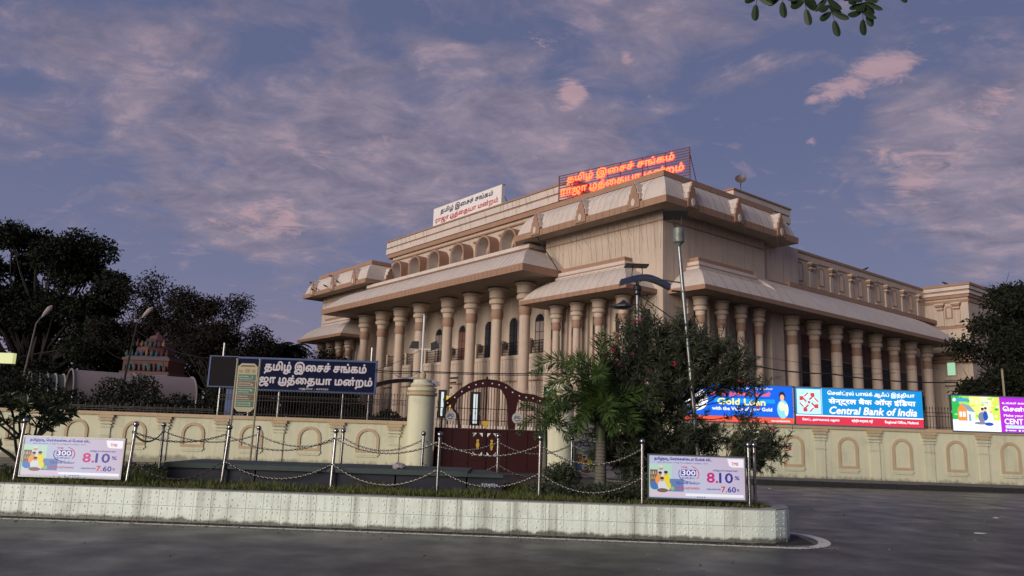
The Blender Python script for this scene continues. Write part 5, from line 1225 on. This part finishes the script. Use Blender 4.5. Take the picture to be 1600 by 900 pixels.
# small bushes and seedlings on the island
def bush(label, x, y, r, h, n_, m_=M_OLEA, size=.07):
    t = thing('low_bush', label, 'shrub', (x, y, HI-.04)); q = rng.normal(size=(n_, 3)); q /= np.linalg.norm(q, axis=1, keepdims=True); q *= rng.random((n_, 1))**.5
    q = q*np.array([r, r*.8, h*.5])+np.array([0, 0, h*.5]); leaf_mesh('foliage', q, rng.normal(size=(n_, 3))+np.array([0, 0, .4]), rng.uniform(.7, 1.3, n_)*size, rng.uniform(.3, .6, n_)*size, m_, t)
    mb = MB()
    for i in range(6): mb.tube([(0, 0, 0), (random.uniform(-r, r)*.5, random.uniform(-r, r)*.4, h*.6)], [.012, .006], 4, cap=False)
    tag(mb.build('stems', M_BARK, t, fix=False), kind='stuff')
bush('low green bush between the small palm and the unlit panel', 1.15, 16.3, .42, .62, 2200)
bush('low scrubby bush at the foot of the tall foxtail palm', 2.0, 14.9, .75, .30, 3200)
bush('low scrubby bush left of the tall palm foot', .95, 15.0, .6, .25, 2200)
bush('dark low bush behind the right rate panel', 3.2, 15.2, .9, .55, 4000)
bush('sprawling weeds along the foot of the left wall', -7.6, 17.6, 1.4, .26, 1500)
bush('straggly weeds behind the left post row near the direction sign', -5.3, 17.8, .7, .34, 700)
bush('dark weeds under the frangipani tree', -9.2, 15.6, 1.5, .22, 2600)
# grass on the island
n_ = 52000
gx = rng.uniform(-11.5, 4.6, n_); gy = 13.86+rng.random(n_)**1.5*4.0; dens = np.array([mnoise.noise(Vector((a*1.1, b*1.6, 0))) for a, b in zip(gx, gy)])
keep = (dens > -.28)&~((gx > -6.5)&(gx < -.05)&(gy > 14.95)&(gy < 16.9))&(gy < 17.4-(gx > 0)*gx*.45)&((gx < 1.2)|(rng.random(n_) < .45))
gx, gy, dn = gx[keep], gy[keep], dens[keep]; k_ = len(gx)
hh = (.06+.14*np.clip(dn+.35, 0, 1))*rng.uniform(.5, 1.5, k_)*np.where(gy < 14.2, .75, 1.1)
o = leaf_mesh('grass', np.stack([gx, gy, np.full(k_, HI-.035)], 1), np.stack([rng.normal(size=k_)*.45, rng.normal(size=k_)*.45-.1, np.ones(k_)], 1), hh, np.full(k_, .016), M_GRASS, None, .1)
tag(o, 'uneven green grass growing on the traffic island', 'grass', kind='stuff')
# leaf litter
n_ = 2600; a = rng.uniform(-11, 4.4, n_); b = rng.uniform(13.9, 16.5, n_)
o = leaf_mesh('leaf_litter', np.stack([a, b, np.full(n_, HI-.02)], 1), rng.normal(size=(n_, 3))*np.array([1, 1, .15]), .05, .03, mat('dry_leaf', (.13, .09, .04), .9, var=.5, vscale=30), None)
tag(o, 'dry fallen leaves scattered over the island soil', 'leaf litter', kind='stuff')
n_ = 2600; a = rng.uniform(-14, 5.5, n_); b = 13.62-.035*np.maximum(a+8, 0)/1.2-rng.exponential(.16, n_)
o = leaf_mesh('road_grit', np.stack([a, b, np.full(n_, .006)], 1), rng.normal(size=(n_, 3))*np.array([1, 1, .1]), rng.uniform(.012, .05, n_), rng.uniform(.008, .025, n_), mat('grit', (.16, .14, .10), .9, var=.6, vscale=40), None)
tag(o, 'grit and dry leaf crumbs along the foot of the kerb wall', 'grit', kind='stuff')
n_ = 900; a = rng.uniform(-10, 24, n_); b = rng.uniform(8, 32, n_)
o = leaf_mesh('road_crumbs', np.stack([a, b, np.full(n_, .006)], 1), rng.normal(size=(n_, 3))*np.array([1, 1, .1]), rng.uniform(.015, .07, n_), rng.uniform(.01, .04, n_), mat('grit', (.16, .14, .10), .9), None)
tag(o, 'sparse stones and leaf scraps scattered over the asphalt', 'grit', kind='stuff')
# overhanging twigs above the camera
t = thing('overhanging_branch', 'green oval leaves hanging into the sky at the top right', 'branch', (2.12, 5.0, 4.87))
M_OV = mat('near_leaf', (.022, .045, .014), .5, var=.4, vscale=14, trans=.3)
mb = MB(); mb.tube([(-.6, .1, .35), (0, 0, .25), (.9, -.05, .3)], [.018, .014, .010], 6, cap=False); mb.build('twig', M_BARK, t, fix=False)
def leaflet(o_, d, ln, w, parent):
    d = Vector(d).normalized(); s_ = d.cross(Vector((random.uniform(-.5, .5), 1, random.uniform(-.3, .3)))).normalized(); u_ = s_.cross(d); m2 = MB(); vs = []
    prof = [(0, 0), (.12, .28), (.35, .44), (.6, .5), (.82, .42), (.95, .22), (1.0, 0)]
    for f, q in prof: vs.append(o_+d*ln*f+s_*w*q+u_*w*.25*q)
    for f, q in prof[-2:0:-1]: vs.append(o_+d*ln*f-s_*w*q+u_*w*.25*q)
    mid = [o_+d*ln*f for f, q in prof[1:-1]]; n0 = len(vs); allv = vs+mid; fs = []
    up_ = list(range(0, 7)); lo = [0]+list(range(11, 6, -1))+[6]
    mm = [0]+list(range(n0, n0+5))+[6]
    for L_ in (up_, lo):
        for i in range(6):
            f = [L_[i], L_[i+1], mm[i+1], mm[i]]; f = list(dict.fromkeys(f)); 
            if len(f) > 2: fs.append(f)
    m2.add(allv, fs); m2.build('leaf', M_OV, parent, fix=False, smooth=True)
sprigs = [((-.42, .0, .02), (-.18, .02, -.9), 3), ((-.26, 0, .05), (-.05, 0, -1), 3), ((-.14, 0, .05), (.15, .0, -1), 4), ((.02, 0, .02), (.25, .0, -1), 5), ((.28, 0, .1), (.05, 0, -1), 6), ((.30, 0, .0), (.2, 0, -1), 3), ((.55, 0, .08), (.3, 0, -1), 1), ((-.08, 0, .1), (-.4, 0, -1), 2)]
for (a, d, n_) in sprigs:
    a = Vector(a); d = Vector(d).normalized(); ln = .055*n_+.02; m2 = MB(); m2.tube([a+Vector((0, 0, .25)), a, a+d*ln], [.005, .004, .002], 4, cap=False); st = m2.build('twig', M_BARK, t, fix=False); a = a.copy()
    for k in range(n_):
        q = a+d*(.055*k+.01)
        for sg in (-1, 1): leaflet(q, d*.6+Vector((sg*.8, random.uniform(-.3, .3), random.uniform(-.2, .2))), random.uniform(.10, .135), random.uniform(.046, .060), st)
    leaflet(a+d*ln, d+Vector((random.uniform(-.2, .2), 0, 0)), .13, .056, st)

# ------------------------------------------------------------------ island concrete bench trough
t = thing('concrete_trough', 'long dark navy concrete trough with weathered teal top on the island', 'trough', (0, 0, 0))
for i, (a, b) in enumerate(((-6.4, -4.75), (-4.72, -2.1), (-2.07, -.75), (-.72, -.06))):
    mb = MB(); mb.box(a, b, 15.05, 16.75, HI-.06, .84); mb.build('block', M_NAVY, t)
for a, b, z in ((-6.45, -3.4, .93), (-3.39, -.72, .935)):
    mb = MB(); mb.box(a, b, 14.98, 16.85, .842, z); mb.build('top_slab', M_TEAL, t)
mb = MB(); mb.prism([(-.715, 14.98), (-.05, 15.0), (-.35, 16.8), (-.715, 16.8)], lambda a, d, z: (a, z, d), .842, .90); mb.build('top_slab', M_TEAL, t)
mb = MB(); x = -.45
for w in (.03, .02, .035, .05, .03, .025, .04):
    mb.box(x, x+w, 15.044, 15.05, .69, .725+random.uniform(-.01, .01)); x += w+.012
mb.build('painted_marks', mat('blue_white_mark', (.35, .42, .55), .7), t)
# ------------------------------------------------------------------ steel posts and chains
FP = [(-8.72, 14.17), (-6.74, 14.2), (-5.32, 14.95), (-3.27, 14.95), (-1.22, 14.3), (.60, 14.1), (2.39, 13.9), (4.28, 13.95)]
BP = [(-7.49, 17.2), (-5.43, 17.2), (-3.59, 17.2), (-1.83, 17.2), (-.18, 17.2), (1.41, 17.2), (3.3, 16.2), (4.55, 14.5)]
flab = ['at the left edge beside the lit panel', 'at the right end of the left lit panel', 'just left of the direction sign foot', 'standing before the trough middle', 'at the right part of the trough', 'in front of the small palm', 'at the left end of the right lit panel', 'at the right end of the right lit panel']
blab = ['left of the direction sign, behind the grass', 'behind the trough right of the direction sign', 'behind the trough before the wall', 'behind the trough before the gate pillar', 'in front of the maroon gate middle', 'in front of the right gate pillar', 'among the oleander stems', 'nearest the rounded island tip']
post = thing('steel_post', 'x', 'post', (0, 0, 0), 0, 'chained steel posts round the traffic island')
mb = MB(); mb.lathe([(.055, 0), (.055, .012), (.03, .02), (.029, 1.0), (.036, 1.0), (.036, 1.02), (.022, 1.03)], n=14); mb.build('tube', M_STEEL, post, smooth=True)
mb = MB(); mb.sphere((0, 0, 1.075), .052, 16); mb.build('ball', M_STEEL, post, smooth=True)
mb = MB(); mb.lathe([(.034, .93), (.034, .945)], n=12); mb.lathe([(.034, .42), (.034, .435)], n=12); mb.build('chain_ring', M_STEEL, post, smooth=True)
posts = []
for i, ((x, y), lb, row) in enumerate([(p, l, 'front') for p, l in zip(FP, flab)]+[(p, l, 'back') for p, l in zip(BP, blab)]):
    o = post if i == 0 else inst(post); o.parent = None; o.location = (x, y, HI-.01); o.rotation_euler = (random.uniform(-.02, .02), .05*(x < -2)*(row == 'front')+random.uniform(-.01, .012), random.uniform(0, 3))
    o['label'] = 'polished steel ball topped post '+lb; posts.append(o)
def link_chain(p0, p1, sag, label, grp='sagging steel chains between the island posts'):
    p0, p1 = Vector(p0), Vector(p1); L_ = (p1-p0).length; n_ = max(6, int(L_*1.06/.047)); mb = MB()
    for k in range(n_):
        f = (k+.5)/n_; c = p0.lerp(p1, f)+Vector((0, 0, -4*sag*f*(1-f))); t = ((p1-p0)/L_+Vector((0, 0, -4*sag*(1-2*f)/L_))).normalized()
        s_ = t.cross(Vector((0, 0, 1))).normalized(); u_ = s_.cross(t)
        a = s_ if k % 2 else u_
        a = (a+(u_ if k % 2 else s_)*.35).normalized()
        ring_ = [c+t*.030*math.cos(q)+a*.017*math.sin(q) for q in np.linspace(0, 2*PI, 9)[:-1]]
        mb.tube(ring_+[ring_[0]], .0078, 3, cap=False)
    o = mb.build('steel_chain', M_CHAIN, None, fix=False); tag(o, label, 'chain', grp)
for i in range(1, 6):
    a, b = FP[i], FP[i+1]
    if i == 6: continue
    link_chain((*a, HI+.93), (*b, HI+.93), (.16, .26, .24, .22, .30)[i-1], 'upper chain sagging from the front post '+flab[i])
    link_chain((*a, HI+.44), (*b, HI+.44), (.34, .30, .33, .27, .30)[i-1], 'lower chain sagging from the front post '+flab[i])
for i in range(0, 6):
    a, b = BP[i], BP[i+1]
    link_chain((*a, HI+.93), (*b, HI+.93), .20+.03*(i % 3), 'upper chain hanging from the rear post '+blab[i])
    if i > 2: link_chain((*a, HI+.45), (*b, HI+.45), .25, 'lower chain hanging from the rear post '+blab[i])
link_chain((*FP[7], HI+.93), (*BP[7], HI+.93), .1, 'short chain between the two posts at the island tip')
link_chain((*FP[1], HI+.93), (*BP[0], HI+.93), .2, 'upper chain crossing from the left lit panel to the rear post')

# ------------------------------------------------------------------ lamp poles
t = thing('solar_street_lamp', 'tall galvanised solar street lamp pole rising through the oleander', 'street lamp', (3.95, 16, 0))
def PL(f): return Vector((-.43*f, 0, .45+5.35*f))
mb = MB(); mb.tube([PL(0), PL(.55), PL(1)], [.05, .045, .038], 12); mb.build('pole', M_GALV, t, smooth=True)
for f in (.62, .80):
    mb = MB(); c = PL(f); mb.lathe([(.056, -.02), (.06, 0), (.056, .02)], c, 12); mb.build('collar', M_GALV, t)
mb = MB(); c = PL(1); mb.lathe([(.03, -.12), (.05, -.06), (.09, -.02), (.115, .0), (.12, .05), (.12, .26), (.115, .30), (.05, .31)], c, 18); mb.build('battery_drum', mat('mottled_drum', (.22, .25, .22), .5, metal=.3, var=.8, vscale=14, dark=(.03, .04, .035)), t, smooth=True)
mb = MB(); 
for sx in (-.10, .06): mb.tube([c+Vector((sx*.3, 0, .3)), c+Vector((sx*1.1, 0, .42)), c+Vector((sx, .0, .58))], .012, 5)
mb.build('strut', M_BLACK, t, fix=False)
mb = MB(); mb.add([(c.x-.38, -.2, c.z+.62), (c.x+.16, -.2, c.z+.64), (c.x+.26, .35, c.z+.60), (c.x-.26, .35, c.z+.58)]+[(c.x-.38, -.2, c.z+.65), (c.x+.16, -.2, c.z+.67), (c.x+.26, .35, c.z+.63), (c.x-.26, .35, c.z+.61)], [(3,2,1,0), (4,5,6,7), (0,1,5,4), (1,2,6,5), (2,3,7,6), (3,0,4,7)]); mb.build('solar_panel', M_BLACK, t)
q = PL(.835); mb = MB(); mb.tube([q, q+Vector((-.35, -.1, .02)), q+Vector((-.95, -.3, .02))], .016, 6); mb.build('stay_arm', M_GALV, t)
q = PL(.80); mb = MB(); mb.tube([q, q+Vector((-.25, -.05, 0))], .02, 6); mb.build('arm', M_BLACK, t)
t = thing('solar_street_lamp', 'shorter solar lamp pole with curved dark blue canopy left of the tall one', 'street lamp', (3.3, 20, 0))
mb = MB(); mb.tube([(.04, 0, 0), (0, 0, 5.55)], [.05, .042], 10); mb.build('pole', M_GALV, t, smooth=True)
mb = MB(); mb.lathe([(.05, 5.36), (.09, 5.40), (.09, 5.48), (.13, 5.5), (.10, 5.6), (.04, 5.66)], n=14); mb.build('lamp_hub', M_BLACK, t)
mb = MB()
for sx in (-.12, .12): mb.tube([(sx*.5, 0, 5.7), (sx*1.2, 0, 5.9), (sx, 0, 6.15)], .012, 5)
mb.tube([(0, 0, 5.6), (0, 0, 5.72)], .04, 6); mb.build('strut', M_BLACK, t, fix=False)
mb = MB(); mb.box(-.32, .28, -.18, .22, 6.14, 6.18); mb.build('solar_panel', M_BLACK, t)
mb = MB(); vs = []; N = 12
for i in range(N+1):
    f = i/N; x = -.45+1.3*f; z = 5.60+.16*math.sin(PI*min(1, f*.9))-.28*max(0, f-.55)
    vs += [(x, -.16, z), (x, .16, z+.02), (x, .16, z+.15), (x, -.16, z+.15)]
fs = [(4*i+a, 4*i+(a+1) % 4, 4*i+4+(a+1) % 4, 4*i+4+a) for i in range(N) for a in range(4)]+[(0, 1, 2, 3), (4*N+3, 4*N+2, 4*N+1, 4*N)]
mb.add(vs, fs); mb.build('canopy', mat('dark_blue_canopy', (.018, .028, .07), .45), t)
mb = MB(); mb.lathe([(.03, 5.22), (.1, 5.16), (.30, 5.06), (.31, 5.02), (.1, 4.98)], (-.36, 0, 0), 8); mb.build('lamp_head', M_BLACK, t)
mb = MB(); mb.tube([(-.75, 0, 5.03), (-.36, 0, 5.1), (0, 0, 5.12)], .014, 5); mb.build('head_arm', M_IRON, t)
def leaning_lamp(label, b, top, head, kind):
    t = thing('street_lamp', label, 'street lamp', b); b = Vector(b); m1 = Vector(top)-b; h2 = Vector(head)-b
    mb = MB(); mb.tube([(0, 0, 0), m1*.6+Vector((-.1, 0, 0)), m1], [.08, .065, .045], 8); mb.build('pole', mat('weathered_pole', (.12, .10, .085), .8, var=.4) if kind else M_BARK, t)
    mb = MB(); mb.tube([m1, m1.lerp(h2, .5)+Vector((0, 0, .05)), h2], .04, 6); mb.build('arm', M_GALV, t)
    mb = MB(); d = (h2-m1).normalized(); mb.tube([h2-d*.1, h2+d*.15, h2+d*.55, h2+d*.75], [.05, .12, .15, .04], 8); mb.build('lamp_head', mat('lamp_housing', (.30, .26, .25), .5, var=.3), t)
leaning_lamp('leaning pale street lamp over the dark trees at the left', (-28.1, 45, 0), (-27.75, 45, 7.1), (-27.4, 45, 7.6), 1)
leaning_lamp('leaning street lamp on a dark pole in front of the temple tower', (-22.4, 45, 0), (-21.85, 45, 7.4), (-21.55, 45, 7.75), 0)
t = thing('flag_pole', 'thin pale pole behind the home loan hoarding', 'pole', (24.3, 38, 0)); mb = MB(); mb.tube([(0, 0, 0), (-.05, 0, 5.6)], .05, 6); mb.build('pole', mat('yellowed_pole', (.30, .28, .19)), t)
mb = MB(); mb.sphere((-.05, 0, 5.62), .06, 6); mb.build('tip', M_GALV, t)

# ------------------------------------------------------------------ temple tower, tents
t = thing('temple_tower', 'small red painted temple tower with coloured figures above the white tent', 'temple tower', (-27.4, 60, 0))
CR = mat('tower_red', (.07, .016, .014), .7, var=.5, vscale=3); CB = mat('tower_blue', (.03, .05, .10), .7, var=.3); CY = mat('tower_yellow', (.17, .10, .04), .7, var=.4); CG = mat('tower_green', (.03, .07, .05), .7, var=.3); CP = mat('tower_pink', (.09, .036, .036), .7, var=.3)
TT = [CR, CB, CY, CG, CP]
mb = MB(); mb.box(-1.75, 1.75, -1.6, 1.6, 0, 5.2); mb.build('base', mat('tower_base', (.25, .20, .18), .8, var=.3), t)
for z, w, mi in ((5.2, 1.85, 4), (5.42, 1.7, 0), (6.25, 1.78, 4), (6.42, 1.62, 1)):
    mb = MB(); mb.box(-w, w, -w*.9, w*.9, z, z+(.2 if mi in (4, 1) else .82)); mb.build('tier', TT[mi], t)
mb = MB(); mb.lathe([(1.42, 6.62), (1.5, 6.8), (1.46, 7.3), (1.25, 7.65), (.8, 7.8)], n=8); mb.build('dome', CR, t)
mb = MB(); mb.lathe([(.8, 7.8), (.85, 7.9), (.6, 8.05), (.55, 8.2), (.15, 8.4), (.05, 8.6)], n=10); mb.build('finial', CP, t)
for k in range(26):
    row = k // 9; x = (-1.5+.375*(k % 9)) if row < 2 else (-1.2+.33*(k-18)); z = (5.5, 6.62, 7.35)[row]; hgt = random.uniform(.35, .6); w = random.uniform(.09, .14); y = (-1.62, -1.5, -1.32)[row]
    mb = MB(); mb.lathe([(w, 0), (w*1.1, hgt*.35), (w*.6, hgt*.62), (w*.5, hgt*.7), (w*.62, hgt*.85), (w*.2, hgt)], (x, y, z), 7); mb.build('figure', random.choice(TT), t)
for x in (-1.1, 0, 1.1):
    mb = MB(); mb.prism(arch_poly(x, 5.5, 5.95, .24, 8), I3, -1.56, -1.53); mb.build('niche', M_DARK, t)
def barrel(name, label, x0, x1, y, rad, zs, m_, ribs, rz=0, ribm=None):
    t = thing(name, label, 'shelter', (x0, y, 0), rz); w = x1-x0; N = 14
    mb = MB(); vs = []
    for k in range(N+1):
        a = PI*k/N; vs += [(0, -rad*math.cos(a), zs+rad*math.sin(a)), (w, -rad*math.cos(a), zs+rad*math.sin(a))]
    mb.add(vs, [(2*k, 2*k+1, 2*k+3, 2*k+2) for k in range(N)]); mb.add([(0, -rad, zs), (w, -rad, zs), (w, -rad, zs-1.2), (0, -rad, zs-1.2)], [(0, 1, 2, 3)]); mb.build('canopy', m_, t, fix=False, smooth=True)
    for i in range(ribs+1):
        x = w*i/ribs; mb = MB(); mb.tube([(x, -(rad+.03)*math.cos(PI*k/N), zs+(rad+.03)*math.sin(PI*k/N)) for k in range(N+1)], .05, 5); mb.build('rib', ribm or m_, t)
    for x in (0, w):
        for sg in (-1, 1): mb = MB(); mb.tube([(x, sg*rad, 0), (x, sg*rad, zs)], .05, 5); mb.build('leg', M_GALV, t)
M_TENT = mat('white_tent_cloth', (.23, .19, .19), .8, var=.25, vscale=.6)
barrel('tunnel_tent', 'long white arched tent behind the left wall below the temple tower', -25.6, -18.8, 45.5, 1.45, 3.1, M_TENT, 2, R(38))
barrel('striped_shelter', 'arched shelter roof with pale stripes left of the white tent', -29.2, -25.2, 47.5, 1.3, 3.1, mat('dull_green_sheet', (.09, .095, .075), .7, var=.3), 9, R(38), mat('pale_stripe', (.34, .34, .27), .7))
# shade net between the columns and gate
t = thing('shade_canopy', 'sagging grey shade cloth between the fence and the columns', 'canopy', (-6.4, 42, 0))
mb = MB(); vs = []; 
for i in range(9):
    for j in range(5): f, g_ = i/8, j/4; vs.append((4.0*f-1.6, 3*g_, 3.9+.55*math.sin(PI*f*.8)+.3*g_-.25*math.sin(PI*g_)))
mb.add(vs, [(i*5+j, i*5+5+j, i*5+6+j, i*5+1+j) for i in range(8) for j in range(4)]); mb.build('cloth', mat('grey_net', (.50, .44, .42), .9, var=.4), t, fix=False, smooth=True)
for x in (-1.6, 2.4):
    mb = MB(); mb.tube([(x, 0, 0), (x, 0, 4)], .04, 5); mb.build('pole', M_GALV, t)

# ------------------------------------------------------------------ cables
def cable(pts, label, r=.018, sag=.25, n_=14):
    mb = MB(); P_ = [Vector(p) for p in pts]; out = []
    for a, b in zip(P_, P_[1:]):
        for k in range(n_): f = k/n_; out.append(a.lerp(b, f)+Vector((0, 0, -4*sag*f*(1-f))))
    out.append(P_[-1]); mb.tube(out, r, 4, cap=False); o = mb.build('overhead_cable', M_BLACK, None, fix=False); tag(o, label, 'cable', 'overhead cables')
cable([(-6.0, 34.6, 4.28), (-3.8, 33.6, 4.22), (2.25, 33.6, 4.32), (9, 34, 4.5)], 'thick black cable from the blue board past the gate to the right pillar', .022, .04)
cable([(-6.0, 34.6, 4.20), (-3.8, 33.6, 4.17), (2.25, 33.6, 4.26)], 'lower of the two cables running across the gate', .014, .05)
cable([(7.2, 45.0, 10.3), (12.8, 42, 5.9), (16.5, 40, 5.3), (22, 38, 4.9)], 'black cable dropping from the corner column behind the bank hoardings', .03, .15)
cable([(-3.8, 33.6, 5.2), (-9, 36, 4.2), (-16, 40, 5)], 'thin cable from the floodlight mast leftwards over the fence', .010, .5)
cable([(-3.8, 33.6, 4.3), (-6.5, 40, 5.2), (-8, 48, 7.4)], 'curved grey cable rising from the left pillar towards the columns', .012, .6)
cable([(2.25, 33.6, 5.0), (8, 44, 5.8)], 'thin cable from the right gate pillar to the columns', .010, .3)
cable([(11.2, 44, 6.3), (26, 52, 6.6)], 'thin cable low across the side columns', .014, .4)
cable([(11.2, 44, 7.0), (30, 54, 7.2)], 'upper thin cable across the side columns', .012, .5)
cable([(-22, 45, 7.0), (-13, 36, 4.7)], 'thin cable from the dark pole to the blank display board', .012, .5)
# crows on the roof edges
crow = None
def crow_mesh():
    mb = MB()
    for pts, rr in (([(-.17, 0, .10), (-.08, 0, .13), (.0, 0, .15), (.08, 0, .17), (.12, 0, .20), (.155, 0, .215), (.19, 0, .205), (.215, 0, .20)], [.012, .045, .062, .052, .034, .036, .018, .004]), ([(-.10, 0, .13), (-.24, 0, .06), (-.30, 0, .04)], [.03, .02, .012]), ([(0, .02, .10), (.01, .02, 0)], [.008, .006]), ([(0, -.02, .10), (.01, -.02, 0)], [.008, .006]), ([(-.02, .05, .15), (-.14, .045, .10)], [.03, .012]), ([(-.02, -.05, .15), (-.14, -.045, .10)], [.03, .012])):
        mb.tube(pts, rr, 7)
    return mb
for i, (u, v, z, lb) in enumerate([(51.6, -1.75, 18.2, 'crow on the leftmost roof ornament of the far corner block'), (50.4, -1.9, 17.15, 'first crow along the far eave left of the others'), (49.5, -1.9, 17.15, 'second crow sitting low on the far eave'), (47.2, -1.9, 17.2, 'crow on the far eave just left of the middle ornament'), (46.2, -1.75, 18.2, 'crow on top of the middle ornament of the far block'), (44.2, -1.9, 17.3, 'crow right of the middle ornament on the far eave'), (.9, 29.3, 17.42, 'crow on the parapet of the side hall'), (-1.2, 41.0, 17.55, 'crow on the parapet of the end block')]):
    if crow is None: crow = crow_mesh().build('crow', M_BLACK, None, smooth=True); o = crow
    else: o = crow.copy(); COL.objects.link(o)
    o.location = loc_uv(u, v, z); o.scale = (1.5,)*3; o.rotation_euler = (0, 0, random.uniform(0, 6)); tag(o, lb, 'bird', 'crows perched on the roof edges')
# litter on the road
for i, (x, y, w, h, c, lb) in enumerate([(9.6, 16.2, .30, .16, M_PAINT, 'flat scrap of pale card on the right carriageway'), (12.3, 20.0, .22, .12, M_PAINT, 'small pale scrap far out on the right carriageway'), (-2.0, 13.15, .07, .05, M_WHITE, 'tiny crumpled white paper by the painted edge line'), (9.8, 29.5, .16, .1, M_WHITE, 'white scrap near the far kerb')]):
    mb = MB(); N = 6; vs = [(w*.5*math.cos(2*PI*k/N)*random.uniform(.7, 1.1), h*.5*math.sin(2*PI*k/N)*random.uniform(.7, 1.1), random.uniform(.004, .018)) for k in range(N)]+[(0, 0, .022)]
    mb.add(vs, [(k, (k+1) % N, N) for k in range(N)]); o = mb.build('litter', c, None, fix=False); o.location = (x, y, 0); tag(o, lb, 'litter', 'scraps of litter on the road')
t = thing('plastic_bag', 'crumpled pale plastic bag lying on the trough edge', 'bag', (-2.05, 15.2, .93)); mb = MB(); mb.sphere((0, 0, .05), .10, 12, sz=.7)
for i, p in enumerate(mb.v): mb.v[i] = (p[0]*1.3+random.uniform(-.02, .02), p[1]+random.uniform(-.02, .02), max(0, p[2]+random.uniform(-.02, .02)))
mb.build('bag', mat('pale_plastic', (.32, .30, .31), .4), t)
